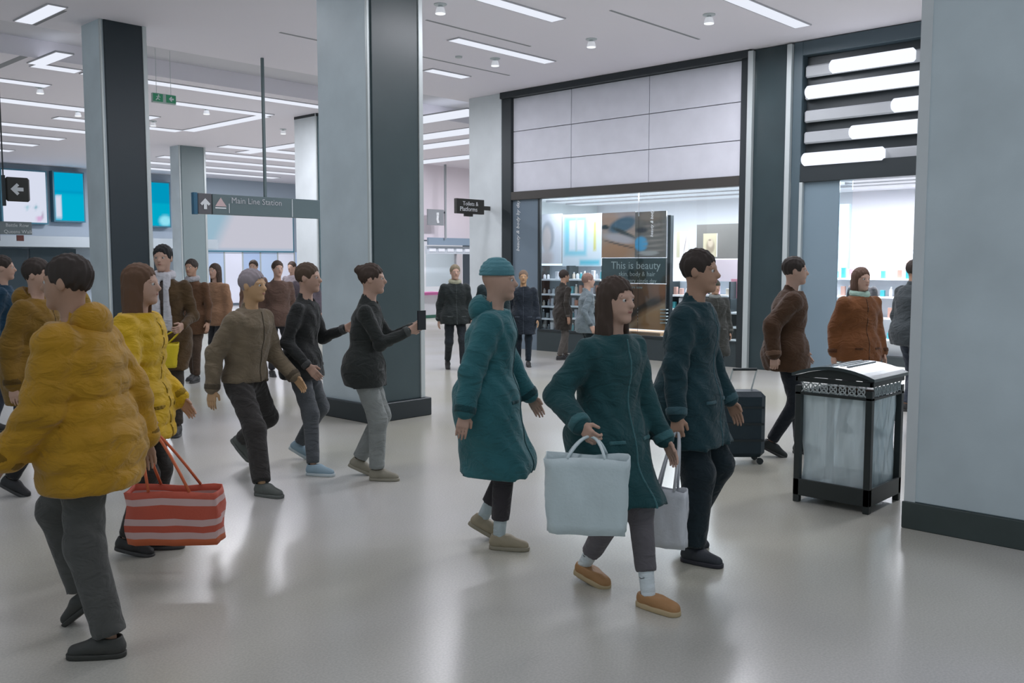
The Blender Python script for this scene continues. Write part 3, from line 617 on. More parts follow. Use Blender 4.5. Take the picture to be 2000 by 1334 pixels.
box('base_tray', (bx0+.02, by0+.02, .07), (bx1-.02, by1-.02, .085), BM, b)
# frieze fretwork
def fret(face):
    n = 7; 
    for k in range(n):
        m_ = MB()
        if face == 'x': c0 = by0+t+(by1-by0-2*t)*(k+.5)/n; P = lambda a, z: (bx0+.008, c0+a, z)
        else: c0 = bx0+t+(bx1-bx0-2*t)*(k+.5)/n; P = lambda a, z: (c0+a, by0+.008, z)
        h = (by1-by0-2*t)/n*.5
        m_.tube([P(-h, .797), P(h, .866)], .0055, 5).tube([P(-h, .866), P(h, .797)], .0055, 5)
        ring = [P(h*.75*math.cos(q), .8315+.026*math.sin(q)) for q in np.linspace(0, 2*math.pi, 11)]
        m_.tube(ring, .005, 5); m_.build('fretwork', mat('fret_grey', (.40, .44, .44), .4), b)
fret('x'); fret('y')
box('frieze_back', (bx0+.05, by0+.05, .80), (bx1-.05, by1-.05, .81), BM, b)
# arched lid (arch along Y)
V = []; Fs = []; n = 14; o_ = .02
for i in range(n+1):
    a = i/n; y = by0-o_+(by1-by0+2*o_)*a; z = .905+.062*math.sin(math.pi*a)**.9
    for x in (bx0-o_, bx1+o_):
        V += [(x, y, z), (x, y, z+.022)]
for i in range(n):
    q = i*4; r = q+4
    Fs += [(q+1, q+3, r+3, r+1), (q, r, r+2, q+2), (q, q+1, r+1, r), (q+2, r+2, r+3, q+3)]
Fs += [(0, 2, 3, 1), (n*4, n*4+1, n*4+3, n*4+2)]
mesh('lid', V, Fs, mat('lid_metal', (.10, .12, .125), .22, metal=.6), b)
for x in (bx0+.003, bx1-.003):
    V = []
    for i in range(n+1): a = i/n; V.append((x, by0+(by1-by0)*a, .905+.060*math.sin(math.pi*a)**.9))
    mesh('lid_end', V, [tuple(range(0, n+1))], BM, b)
for k in range(3): box('lid_slot', (bx0+.08, by0+.20+.05*k, .975), (bx1-.02, by0+.215+.05*k, .992), mat('slot_pale', (.5, .55, .57), .4), b)
# clear bag : wrinkled sheet box
bagm = bpy.data.materials.new('clear_bag'); bagm.use_nodes = True; nt = bagm.node_tree; nt.nodes.clear()
oo = nt.nodes.new('ShaderNodeOutputMaterial'); tr = nt.nodes.new('ShaderNodeBsdfTransparent'); tr.inputs[0].default_value = (.86, .93, .95, 1); df = nt.nodes.new('ShaderNodeBsdfPrincipled'); df.inputs['Base Color'].default_value = (.72, .82, .85, 1); df.inputs['Roughness'].default_value = .2
mx = nt.nodes.new('ShaderNodeMixShader'); mx.inputs[0].default_value = .68; nt.links.new(tr.outputs[0], mx.inputs[1]); nt.links.new(df.outputs[0], mx.inputs[2]); nt.links.new(mx.outputs[0], oo.inputs[0])
nu, nv = 112, 34; U, W = np.meshgrid(np.arange(nu)/nu, np.linspace(0, 1, nv)); a = U*2*np.pi
hx = (bx1-bx0)/2-.038; cx = (bx0+bx1)/2; cy = (by0+by1)/2
sq = 1/np.maximum(np.abs(np.cos(a)), np.abs(np.sin(a)))**.92
taper = 1-.07*np.sin(W*np.pi)*(1-W)+.0*(1-W)
wr_ = .006*np.sin(a*23+3*np.sin(W*5))*(.3+W*.7)+.005*np.sin(a*41+W*9)+.005*np.sin(a*9-W*13)
R_ = hx*sq*taper+wr_
Vb = np.stack([cx+R_*np.cos(a), cy+R_*np.sin(a), .10+W*.70+.01*np.sin(a*7)*(1-W)], -1).reshape(-1, 3)
ii, jj = np.meshgrid(np.arange(nu), np.arange(nv-1)); q = (jj*nu+ii).ravel(); q2 = (jj*nu+(ii+1) % nu).ravel()
mesh('clear_bag', Vb, np.stack([q, q2, q2+nu, q+nu], 1), bagm, b, True)
for k, (x, y, c, l) in enumerate(((6.24, 2.72, (.5, .2, .1), 'crumpled orange wrapper'), (6.25, 2.62, (.6, .56, .42), 'cream crumpled paper cup'), (6.35, 2.85, (.55, .6, .6), 'crumpled white napkin'), (6.45, 2.60, (.05, .07, .07), 'black crumpled scrap'), (6.24, 2.88, (.4, .5, .52), 'pale crumpled sheet'))):
    V, Fs = [], []
    bm_ = MB(); r_ = .05 if k != 0 else .03; n1 = 9
    prof = [(r_*math.sin(math.pi*i/6)*.98+.003, -r_*.6*math.cos(math.pi*i/6)) for i in range(7)]
    bm_.lathe((x, y, .085+r_*.6), prof, n1); vv = np.array(bm_.V); rr = np.random.RandomState(k); c_ = np.array([x, y, .085+r_*.6]); vv = c_+(vv-c_)*rr.uniform(.75, 1.1, (len(vv), 1)); vv[:, 2] = np.maximum(vv[:, 2], .086)
    tag(mesh('litter', vv, bm_.F, mat('litter_%d' % k, c, .7)), l+' at the bottom of the clear bin bag', 'litter')
# ------------------------------------------------------------------ people: smooth implicit bodies, meshed by surface nets
def nets(field, lo, hi, res):
    lo = np.array(lo, np.float32); hi = np.array(hi, np.float32); n = np.maximum(np.ceil((hi-lo)/res).astype(int)+1, 3)
    ax = [lo[i]+res*np.arange(n[i], dtype=np.float32) for i in range(3)]
    P = np.stack(np.meshgrid(*ax, indexing='ij'), -1).reshape(-1, 3)
    Fv = field(P).reshape(n).astype(np.float32); ins = Fv < 0
    cs = ins[:-1, :-1, :-1].astype(np.int8)
    off = [(i, j, k) for i in (0, 1) for j in (0, 1) for k in (0, 1)]
    def sh(A, o): return A[o[0]:n[0]-1+o[0], o[1]:n[1]-1+o[1], o[2]:n[2]-1+o[2]]
    cs = sum(sh(ins, o).astype(np.int8) for o in off); act = (cs > 0) & (cs < 8)
    if not act.any(): return np.zeros((0, 3)), np.zeros((0, 4), int)
    idx = -np.ones(act.shape, int); idx[act] = np.arange(act.sum())
    acc = np.zeros((act.sum(), 3), np.float32); cnt = np.zeros(act.sum(), np.float32)
    vals = {o: sh(Fv, o)[act] for o in off}
    for o in off:
        for a in range(3):
            if o[a] == 0:
                o2 = tuple(o[i]+(i == a) for i in range(3)); f0, f1 = vals[o], vals[o2]; c = (f0 < 0) != (f1 < 0)
                t = np.where(c, f0/np.where(f0 == f1, 1, f0-f1), 0)
                p = np.tile(np.array(o, np.float32), (len(t), 1)); p[:, a] += t
                acc += p*c[:, None]; cnt += c
    V = np.argwhere(act).astype(np.float32)+acc/cnt[:, None]; V = lo+V*res
    Q = []
    for a in range(3):
        b, c = (a+1) % 3, (a+2) % 3
        s0 = [slice(None)]*3; s1 = [slice(None)]*3
        s0[a] = slice(0, n[a]-1); s1[a] = slice(1, n[a])
        for d in (b, c): s0[d] = slice(1, n[d]-1); s1[d] = slice(1, n[d]-1)
        A = ins[tuple(s0)]; B = ins[tuple(s1)]
        for flip, msk in ((0, A & ~B), (1, ~A & B)):
            g = np.argwhere(msk)
            if not len(g): continue
            g[:, b] += 1; g[:, c] += 1
            def at(db, dc): h = g.copy(); h[:, b] -= db; h[:, c] -= dc; return idx[h[:, 0], h[:, 1], h[:, 2]]
            q = np.stack([at(1, 1), at(0, 1), at(0, 0), at(1, 0)], 1)
            Q.append(q[:, ::-1] if flip else q)
    return V, (np.concatenate(Q) if Q else np.zeros((0, 4), int))
A3 = lambda *a: np.array(a, np.float32)
def smin(a, b, k):
    h = np.maximum(k-np.abs(a-b), 0)/k; return np.minimum(a, b)-h*h*k*.25
def cone(P, a, b, r1, r2):
    a = np.asarray(a, np.float32); b = np.asarray(b, np.float32); d = b-a; L = max(float(d@d), 1e-9)
    t = np.clip(((P-a)@d)/L, 0, 1); return np.linalg.norm(P-a-t[:, None]*d, axis=1)-(r1+(r2-r1)*t)
def ellip(P, c, r):
    r = np.asarray(r, np.float32); q = (P-np.asarray(c, np.float32))/r; k = np.linalg.norm(q, axis=1); return (k-1)*r.min()
def ik(a, b, l1, l2, pole):
    a = np.array(a, float); b = np.array(b, float); d = b-a; L = np.linalg.norm(d)
    if L > (l1+l2)*.995: b = a+d/L*(l1+l2)*.995; d = b-a; L = np.linalg.norm(d)
    u = d/L; x = (l1*l1-l2*l2+L*L)/(2*L); h = math.sqrt(max(l1*l1-x*x, 0)); p = np.array(pole, float); p = p-u*(p@u); p /= np.linalg.norm(p)+1e-9
    return a+u*x+p*h, b
def loft(P, ctr, secs, sq=2.3):
    z = P[:, 2]; zz = [s[0] for s in secs]; a = np.interp(z, zz, [s[1] for s in secs]); b = np.interp(z, zz, [s[2] for s in secs]); ox = np.interp(z, zz, [s[3] if len(s) > 3 else 0 for s in secs])
    cx, cy = ctr(z); x = np.abs(P[:, 0]-cx-ox)/a; y = np.abs(P[:, 1]-cy)/b
    d = ((x**sq+y**sq)**(1/sq)-1)*np.minimum(a, b)
    return np.maximum(d, np.maximum(zz[0]-z, z-zz[-1]))
def person(pos, heading, label, hgt=1.75, feet=None, lift=(0, 0), pitch=(0, 0), toe=(6, -6), hips=0.0, lean=.02, hands=None, grip=(0, 0), skin=(.50, .30, .22),
           top=(.05, .06, .08), puff=0.0, hem=.78, quilt=0, open_front=None, shirt=None, legs=(.04, .05, .07), wide=0.0, shoes=(.03, .03, .03), sole=(.05, .05, .05), sock=None, slipper=False,
           hair=(.03, .02, .015), style='short', scarf=None, scarf_tail=False, hood=False, headyaw=0, headpitch=0, fine=1, crop=None, slim=1.0, seed=0, glasses=False):
    """pos: ground point under the pelvis. feet: ((x,y),(x,y)) left,right ankles in the body frame (x forward, y left), metres"""
    s = hgt/1.75; rs = .0135 if fine == 2 else (.017 if fine == 1 else .026)
    ch, sh_ = math.cos(heading), math.sin(heading)
    root = empty('person', (pos[0], pos[1], 0), label, 'person')
    def emit(name, V, Q, m, parent=root, smooth=True):
        if not len(V): return None
        V = np.asarray(V, float)*s; W = np.stack([V[:, 0]*ch-V[:, 1]*sh_+pos[0], V[:, 0]*sh_+V[:, 1]*ch+pos[1], V[:, 2]], 1)
        return mesh(name, W, np.asarray(Q), m, parent, smooth)
    rsd = np.random.RandomState(seed+3); ph = rsd.uniform(0, 6, 8)
    feet = feet or ((.05, .10), (-.05, -.10)); l1, l2 = .435, .425
    # --- feet
    ft = []
    for i in (0, 1):
        a = math.radians(toe[i]); p = math.radians(pitch[i]); dx, dy = math.cos(a), math.sin(a)
        ball = .13
        # foot frame -> body frame; pitch lifts the heel by turning about the ball
        def mk(dx=dx, dy=dy, p=p, i=i, ball=ball):
            fx, fy = feet[i]
            o = np.array([fx, fy, lift[i]])     # sole point under the ankle when flat
            u = np.array([dx, dy, 0.]); v = np.array([-dy, dx, 0.]); wv = np.array([0, 0, 1.])
            pv = o+u*ball
            U = u*math.cos(p)-wv*math.sin(p); Wv = wv*math.cos(p)+u*math.sin(p)
            return pv-U*ball, U, v, Wv
        O_, U_, V_, W_ = mk(); ft.append((O_, U_, V_, W_, O_+W_*.085))
    # --- pelvis height so that both legs reach
    hz = .925
    for i, sg in ((0, 1), (1, -1)):
        an = ft[i][4]; hd = math.hypot(an[0]-hips, an[1]-sg*.09); hz = min(hz, an[2]+math.sqrt(max((l1+l2)**2*.985-hd*hd, .3)))
    hz = max(hz, .75)
    HP = [A3(hips, .09, hz), A3(hips, -.09, hz)]; KN = []; AN = []
    for i in (0, 1):
        k, an = ik(HP[i], ft[i][4], l1, l2, (1, .12*(1 if i == 0 else -1), .1)); KN.append(k); AN.append(an)
    def ctr(z): t = np.clip((z-hz)/.53, -.3, 1.3); return hips+lean*np.sign(t)*np.abs(t)**1.2, 0*z
    SZ = hz+.475; NZ = hz+.56; HC = np.array([hips+lean*1.35+.015, 0, hz+.735])
    SH = [A3(hips+lean*.95, .175*slim+.01, SZ), A3(hips+lean*.95, -.175*slim-.01, SZ)]
    hands = hands or ((.07, .08, -.525), (-.05, .08, -.525))
    EL = []; WR = []
    for i, sg in ((0, 1), (1, -1)):
        t = SH[i]+A3(hands[i][0], sg*hands[i][1], hands[i][2]); e_, w_ = ik(SH[i], t, .29, .255, (-1, sg*.30, -.35)); EL.append(e_); WR.append(w_)
    # --- head (fine block)
    cy_, sy_ = math.cos(math.radians(headyaw)), math.sin(math.radians(headyaw)); cp_, sp_ = math.cos(math.radians(headpitch)), math.sin(math.radians(headpitch))
    Rh = np.array([[cy_*cp_, -sy_, cy_*sp_], [sy_*cp_, cy_, sy_*sp_], [-sp_, 0, cp_]], np.float32)   # cols: fwd,left,up
    def hl(P): return (P-HC.astype(np.float32))@Rh
    def fhead(P, fine_=True):
        q = hl(P)
        d = ellip(q, (-.008, 0, .028), (.096, .075, .090)); d = smin(d, ellip(q, (.022, 0, -.045), (.068, .056, .072)), .05)
        if fine_:
            d = smin(d, cone(q, (.082, 0, .012), (.108, 0, -.022), .008, .014), .018)         # nose
            d = smin(d, ellip(q, (.078, 0, -.052), (.018, .026, .012)), .015)                   # lips
            d = smin(d, ellip(q, (.070, 0, -.098), (.022, .024, .018)), .03)                    # chin
            for y in (.031, -.031):
                d = -smin(-d, ellip(q, (.098, y, .006), (.020, .019, .013)), .018) if False else np.maximum(d, -ellip(q, (.104, y, .006), (.022, .018, .012))*1.0)
                d = smin(d, cone(q, (.083, y*.5, .026), (.076, y*1.55, .024), .008, .007), .012)    # brow
                if style not in ('long', 'bob', 'beanie') or fine < 1: d = smin(d, ellip(q, (-.008, y*2.5, -.002), (.020, .009, .032)), .006)              # ear
        return d
    def fneck(P): return cone(P, (HC[0]-.02-lean*.3, 0, NZ-.06), HC-np.array([.015, 0, .05]), .060, .052)
    TS = [(hz-.12, .07, .13), (hz-.06, .105, .165), (hz+.03, .112, .165), (hz+.14, .098, .142), (hz+.30, .112, .158), (hz+.42, .112, .172), (hz+.50, .082, .13), (hz+.56, .055, .06)]
    def ftorso(P, o=0.0):
        return loft(P, ctr, [(z+(0 if k else -o), a+o, b*slim+o) for k, (z, a, b) in enumerate(TS)])
    def fleg(P, i, o=0.0, k=1.0): return smin(cone(P, HP[i], KN[i], .082*k+o, .055*k+o), cone(P, KN[i], AN[i], .055*k+o, .038*k+o*.8), .03)
    def farm(P, i, o=0.0, w=1.0): return smin(cone(P, SH[i], EL[i], .046+o, .037+o), cone(P, EL[i], EL[i]+(WR[i]-EL[i])*w, .037+o, .027+o*.9), .025)
    def bbox(pts, r): pts = np.array(pts); return pts.min(0)-r, pts.max(0)+r
    VV, QQ, nb = [], [], 0
    def addp(v, q):
        nonlocal nb
        VV.append(v); QQ.append(q+nb); nb += len(v)
    # body core (mostly under the clothes)
    def fbody(P):
        d = ftorso(P, -.012); 
        for i in (0, 1): d = smin(d, fleg(P, i, -.010), .03); d = smin(d, farm(P, i, -.006), .03)
        return smin(smin(d, fneck(P), .03), fhead(P, False)+.004, .03)
    lo, hi = bbox(HP+KN+AN+EL+WR+SH+[HC], .14); addp(*nets(fbody, lo, hi, .03 if fine < 2 else .022))
    fh = lambda P: smin(fhead(P), fneck(P), .025); addp(*nets(fh, HC-np.array([.13, .11, .19]), HC+np.array([.14, .11, .135]), .0055 if fine == 2 else (.0075 if fine else .012)))
    for i, sg in ((0, 1), (1, -1)):
        f = WR[i]-EL[i]; f = f/np.linalg.norm(f); n_ = np.array([0, -sg, 0.])+np.array([-.15, 0, 0]); n_ -= f*(f@n_); n_ /= np.linalg.norm(n_); t_ = np.array([1., 0, .05]); t_ -= f*(f@t_); t_ -= n_*(n_@t_); t_ /= np.linalg.norm(t_)
        B = WR[i].astype(float); curl = .35 if not grip[i] else 1.25
        segs = []
        for o_, ln in ((.028, .070), (.0095, .080), (-.0095, .074), (-.027, .058)):
            kn = B+f*.088+t_*o_; segs.append((B+f*.005+t_*o_*.6, kn, .0135, .0115))
            p = kn; ang = curl*.55
            for q_, fr in enumerate((.5, .30, .22)):
                dr = f*math.cos(ang)+n_*math.sin(ang); p2 = p+dr*ln*fr; segs.append((p, p2, .0092-.0012*q_, .0082-.0012*q_)); p = p2; ang += curl*.75
        p = B+f*.028+t_*.022; d1 = f*.62+t_*.6+n_*.35; d1 /= np.linalg.norm(d1); p2 = p+d1*.038; d2 = f*.85+n_*(.3+.4*bool(grip[i]))+t_*.12; d2 /= np.linalg.norm(d2); p3 = p2+d2*.034
        def fhand(P, segs=segs, p=p, p2=p2, p3=p3, B=B, f=f, i=i):
            d = cone(P, EL[i]+(WR[i]-EL[i])*.55, B+f*.01, .031, .024)
            palm = None
            for k, (a, b, r1, r2) in enumerate(segs):
                c = cone(P, a, b, r1, r2)
                if k % 4 == 0: palm = c if palm is None else smin(palm, c, .012)
            d = smin(d, palm, .02)
            for k, (a, b, r1, r2) in enumerate(segs):
                if k % 4: d = smin(d, cone(P, a, b, r1, r2), .003)
            d = smin(d, cone(P, p, p2, .013, .0105), .012); return smin(d, cone(P, p2, p3, .0105, .0085), .003)
        pts = [a for sg_ in segs for a in sg_[:2]]+[p3, EL[i]+(WR[i]-EL[i])*.6]; lo, hi = bbox(pts, .035); addp(*nets(fhand, lo, hi, .0048 if fine == 2 else (.0065 if fine else .010)))
    emit('body', np.concatenate(VV), np.concatenate(QQ), mat('skin_%d' % int(skin[0]*100), skin, .55, noise=.05, nscale=12))
    # eyes, brows, mouth
    def place(q): return (np.asarray(q, np.float32)@Rh.T)+HC
    if style != 'hoodup' or True:
        for y in (.031, -.031):
            m_ = MB().lathe((0, 0, 0), [(0.0118*math.sin(math.pi*k/6)+1e-4, -.0118*math.cos(math.pi*k/6)) for k in range(7)], 10)
            eo = emit('eye', place(np.array(m_.V)+[.0795, y, .006]), np.array([f_ if len(f_) == 4 else f_ for f_ in m_.F if len(f_) == 4]), mat('eye_white', (.6, .58, .56), .25))
            m2 = MB().lathe((0, 0, 0), [(.006*math.sin(math.pi*k/4)+1e-4, -.006*math.cos(math.pi*k/4)) for k in range(5)], 8)
            emit('iris', place(np.array(m2.V)*[.5, 1, 1]+[.0903, y, .006]), np.array([f_ for f_ in m2.F if len(f_) == 4]), mat('iris_dark', (.02, .012, .01), .2), eo)
            v, q = nets(lambda P: cone(P, (.086, y*.45, .030), (.078, y*1.6, .029), .0045, .0035), (.06, min(y*.3, y*1.8), .02), (.1, max(y*.3, y*1.8), .04), .0035)
            emit('eyebrow', place(v), q, mat('hair_%d' % int(hair[0]*999), hair, .7))
        v, q = nets(lambda P: np.minimum(ellip(P, (.094, 0, -.049), (.007, .022, .005)), ellip(P, (.093, 0, -.057), (.008, .019, .006))), (.08, -.03, -.07), (.11, .03, -.04), .0035)
        emit('mouth', place(v), q, mat('lips', (.34, .13, .11), .45))
    # --- hair
    def fhair(P):
        q = hl(P); nz = .0025*np.sin(q[:, 1]*230+q[:, 2]*40+ph[0])+.002*np.sin(q[:, 0]*190+ph[1])
        big = ellip(q, (-.014, 0, .038), (.104, .086, .098)); cut = ellip(q, (.100, 0, -.035), (.080, .085, .098))
        lowc = -.055 if style in ('short',) else -.10
        d = np.maximum(big, -cut)
        if style == 'short': d = np.maximum(d, (-.045-q[:, 2])-.35*(-q[:, 0]))
        if style in ('long', 'bob'):
            bot = -.30 if style == 'long' else -.16
            sl = np.maximum(loft(q, lambda z: (-.03+0*z, 0*z), [(bot, .055, .075), (bot+.06, .075, .095), (-.02, .085, .090), (.06, .07, .07)]), -cone(q, (.05, 0, -.30), (.05, 0, .05), .062, .062)); sl = np.maximum(sl, -cut)
            d = smin(d, sl, .02)
        if style == 'bun': d = smin(d, ellip(q, (-.10, 0, .075), (.045, .042, .042)), .012)
        return d+nz
    hm = mat('hair_%d' % int(hair[0]*999), hair, .6, bump=.6, bscale=120)
    hr = .007 if fine == 2 else (.009 if fine else .013)
    if style not in ('beanie',):
        v, q = nets(fhair, (-.17, -.13, -.36), (.13, .13, .16), hr) if False else (None, None)
        lo_, hi_ = bbox([HC+np.array([-.16, -.12, -.33 if style == 'long' else -.19]), HC+np.array([.12, .12, .16])], .0)
        v, q = nets(fhair, lo_, hi_, hr); emit('hair', v, q, hm)
    else:
        def fb(P): q = hl(P); return np.maximum(np.maximum(ellip(q, (-.012, 0, .045), (.110, .090, .105)), (.035-q[:, 2])-.15*q[:, 0]*0), -ellip(q, (-.01, 0, .0), (.09, .07, .09)))+.002*np.sin(q[:, 2]*260)
        v, q = nets(fb, HC+np.array([-.15, -.12, -.02]), HC+np.array([.13, .12, .17]), hr); emit('beanie', v, q, clothm(hair))
    if glasses:
        m_ = MB()
        for y in (.031, -.031): m_.tube([(.108, y+.022*math.cos(a), .004+.017*math.sin(a)) for a in np.linspace(0, 2*math.pi, 13)], .002, 5)
        m_.tube([(.108, -.010, .006), (.110, 0, .008), (.108, .010, .006)], .002, 5)
        for y in (1, -1): m_.tube([(.107, y*.053, .008), (.05, y*.075, .008), (-.01, y*.080, .005)], .002, 5)
        Q4 = np.array([f_ for f_ in m_.F if len(f_) == 4]); emit('glasses', place(np.array(m_.V)), Q4, DARKM)
    # --- trousers
    def ftr(P):
        d = ftorso(P, .006); d = np.maximum(d, P[:, 2]-(hz+.10))
        for i in (0, 1):
            sh = smin(cone(P, HP[i], KN[i], .094+wide*.4, .068+wide*.8), cone(P, KN[i], AN[i]+A3(0, 0, .0), .068+wide*.8, .052+wide), .04); d = smin(d, sh, .03)
        d += .0035*np.sin(P[:, 2]*55+6*np.sin(P[:, 1]*17+ph[2])+ph[3])*(1+np.cos(P[:, 2]*9))*.5
        zmin = np.minimum(AN[0][2], AN[1][2])
        cutp = np.full(len(P), -1e3, np.float32)
        for i in (0, 1):
            ax_ = (KN[i]-AN[i]); ax_ = ax_/np.linalg.norm(ax_); near = cone(P, AN[i], AN[i]+ax_*.12, .11, .11) < 0
            off_ = .10 if sock else .015
            c_ = -(((P-AN[i])@ax_)-off_); cutp = np.where(near & (np.linalg.norm(P-AN[i], axis=1) < .14), np.maximum(cutp, c_), cutp)
        return np.maximum(d, cutp)
    lo, hi = bbox(HP+KN+AN, .12+wide); lo[2] = max(lo[2], .03); hi[2] = hz+.12
    v, q = nets(ftr, lo, hi, rs); emit('trousers', v, q, clothm(legs))
    # --- top / coat
    th = .016+puff
    def ftop(P):
        d = ftorso(P, th)
        for i in (0, 1):
            pass
        if hem < hz-.05:
            for i in (0, 1): d = smin(d, smin(cone(P, HP[i], KN[i], .105+th, .10+th*.9), cone(P, KN[i], AN[i], .10+th*.9, .095+th), .06), .14)
            zc_ = (hz+hem)/2; d = smin(d, cone(P, (hips, 0, hz), (hips, 0, hem-.02), .13+th, .12+th), .1)
        if hem > hz-.25: d = np.maximum(d, hem-P[:, 2])
        else: d = np.maximum(d, hem-P[:, 2])
        ar = np.minimum(farm(P, 0, th*.8+.002, .97), farm(P, 1, th*.8+.002, .97))
        if quilt:
            d -= .016*np.sqrt(np.abs(np.sin(np.pi*P[:, 2]/quilt)))-.010; ar -= .012*np.sqrt(np.abs(np.sin(np.pi*P[:, 2]/quilt)))-.006
        d = smin(d, ar, .03)
        d += .004*np.sin(P[:, 2]*34+7*np.sin(P[:, 1]*9+ph[4])+4*P[:, 0]*5+ph[5])
        for i in (0, 1): r_ = np.linalg.norm(P-EL[i], axis=1); d += .005*np.sin(r_*150+ph[6])*np.exp(-(r_/.10)**2)
        d = smin(d, cone(P, (HC[0]-.025-lean*.3, 0, NZ-.03), (HC[0]-.03, 0, NZ+.015), .068, .066), .02)
        d = np.maximum(d, -cone(P, (HC[0]-.01, 0, NZ-.005), (HC[0]+.02, 0, NZ+.2), .056, .075))
        if open_front is not None:
            cx_, _ = ctr(P[:, 2]); gap = open_front*(.6+.4*np.clip((hz+.55-P[:, 2])/.5, 0, 1)); d = np.maximum(d, -np.maximum(np.abs(P[:, 1])-gap, cx_+.045-P[:, 0]))
        return d
    pts = HP+SH+EL+WR+([k for k in KN] if hem < .7 else []); lo, hi = bbox(pts, .10+th); lo[2] = hem-.03; hi[2] = NZ+.06; lo[0] -= .08; hi[0] += .08; lo[1] -= .05; hi[1] += .05
    if min(EL[0][2], EL[1][2], WR[0][2], WR[1][2])-.06 < lo[2]: lo[2] = min(EL[0][2], EL[1][2], WR[0][2], WR[1][2])-.08
    keep = hem
    def ftop2(P):
        d = ftop(P); 
        return d
    v, q = nets(ftop2, lo, hi, rs); emit('coat' if hem < .7 else 'jacket', v, q, clothm(top, .6 if quilt else .85))
    if fine and not scarf_tail:
        trim_c = tuple(min(1, c*1.9+.02) for c in top) if max(top) < .1 else tuple(c*.45 for c in top); tm = clothm(trim_c)
        X0_ = hips+.02; rr_ = rs*.55
        if open_front is None:
            zx = [hips+lean+.0, hips+.32]
            v, q = nets(lambda P: np.maximum(np.maximum(np.abs(ftop(P)+.0)-.0045, np.abs(P[:, 1])-.008), np.maximum(X0_+.02-P[:, 0], P[:, 2]-(NZ-.02))), (X0_, -.016, hem), (hips+lean+.34, .016, NZ), .0065 if fine == 2 else .009)
            emit('zip', v, q, tm)
        for sg in (.115, -.115):
            v, q = nets(lambda P: np.maximum(np.maximum(np.abs(ftop(P))-.0055, np.abs(P[:, 1]-sg)-.045), np.maximum(np.abs(P[:, 2]-(hz-.0)-(P[:, 1]*0))-.012, X0_+.0-P[:, 0])), (X0_-.02, sg-.055, hz-.03), (hips+.34, sg+.055, hz+.03), .0075 if fine == 2 else .010)
            emit('pocket', v, q, tm)
        for i in (0, 1):
            dd = (WR[i]-EL[i])/np.linalg.norm(WR[i]-EL[i]); a_ = EL[i]+(WR[i]-EL[i])*.90
            v, q = nets(lambda P: np.maximum(cone(P, a_-dd*.012, a_+dd*.036, .032+th*.8, .031+th*.75), np.abs((P-a_)@dd-.012)-.022), *bbox([a_-dd*.03, a_+dd*.05], .05+th), .0085 if fine == 2 else .011); emit('cuff', v, q, tm)
    if open_front is not None or shirt:
        v, q = nets(lambda P: np.maximum(ftorso(P, th*.35), np.maximum(hz-.02-P[:, 2], P[:, 2]-(hz+.535))), *bbox([HP[0]-.02, HP[1]-.02, SH[0], SH[1], (hips+lean, 0, NZ)], .12), rs); emit('shirt', v, q, clothm(shirt or (.5, .5, .5)))
    if hood:
        v, q = nets(lambda P: np.maximum(ellip(P, (HC[0]-.105, 0, NZ+.0), (.085, .115, .095)), -ellip(P, (HC[0]-.02, 0, NZ+.07), (.085, .075, .08))), (HC[0]-.22, -.15, NZ-.12), (HC[0]+.03, .15, NZ+.12), rs*.9); emit('hood', v, q, clothm(top, .7))
    if scarf:
        def fs(P):
            cx_ = HC[0]-.015-lean*.2; r_ = np.hypot((P[:, 0]-cx_)/1.0, P[:, 1]/1.05); d = np.hypot(r_-.075, (P[:, 2]-(NZ+.02)-.15*(cx_-P[:, 0]))*.75)-.030
            if scarf_tail:
                for sg in (.052, -.045): d = smin(d, np.maximum(cone(P, (hips+lean+.10, sg, NZ-.0), (hips+lean*.3+.135+th*.6, sg*1.05, hz+.02 if sg > 0 else hz+.15), .034, .040), np.abs(P[:, 0]-np.interp(P[:, 2], [hz, hz+.3, hz+.45, NZ], [hips+.122+th, hips+lean*.6+.132+th, hips+lean+.125+th, HC[0]+.06]))-.016), .012)
            return d+.002*np.sin(P[:, 1]*180)
        v, q = nets(fs, (HC[0]-.16, -.14, hz if scarf_tail else NZ-.07), (HC[0]+.20, .14, NZ+.10), rs*.75 if fine else .014); emit('scarf', v, q, clothm(scarf))
    # --- shoes, socks
    for i in (0, 1):
        O_, U_, V_, W_, an = ft[i]; R_ = np.stack([U_, V_, W_], 1)
        back = lambda q_: q_@R_.T+O_
        top_ = .095 if not slipper else .075
        def fshoe(P):
            d = smin(cone(P, (-.028, 0, .045), (.05, 0, .055), .036, .040), cone(P, (.05, 0, .050), (.155, 0, .030), .042, .032 if not slipper else .040), .03)
            d = smin(d, cone(P, (-.012, 0, .05), (-.01, 0, top_+.02), .040, .040), .02)
            d = np.maximum(d, P[:, 2]-top_); d = np.maximum(d, -cone(P, (-.008, 0, .07), (-.004, 0, .16), .030, .036)); return np.maximum(d, .012-P[:, 2])
        v, q = nets(fshoe, (-.09, -.06, 0), (.21, .06, .12), .007 if fine == 2 else (.009 if fine else .014)); so = emit('shoe', back(v), q, mat('shoe_%d_%d' % (int(shoes[0]*999), int(shoes[2]*999)), shoes, .6, bump=.2))
        def fsole(P):
            q2 = P.copy(); q2[:, 2] = 0; t = np.clip((P[:, 0]+.028)/.18, 0, 1); d2 = np.hypot(P[:, 0]-(-.028+.18*t), P[:, 1])-(.037+.008*np.sin(t*2.6))-(.004 if slipper else 0)
            return np.maximum(d2, np.abs(P[:, 2]-.0125)-.0125-(.004 if slipper else 0))
        v, q = nets(fsole, (-.09, -.07, -.012), (.22, .07, .045), .007 if fine == 2 else (.009 if fine else .014)); v[:, 2] = np.maximum(v[:, 2], .0005) if len(v) else v
        emit('sole', back(v), q, mat('sole_%d_%d' % (int(sole[0]*999), int(sole[2]*999)), sole, .6), so)
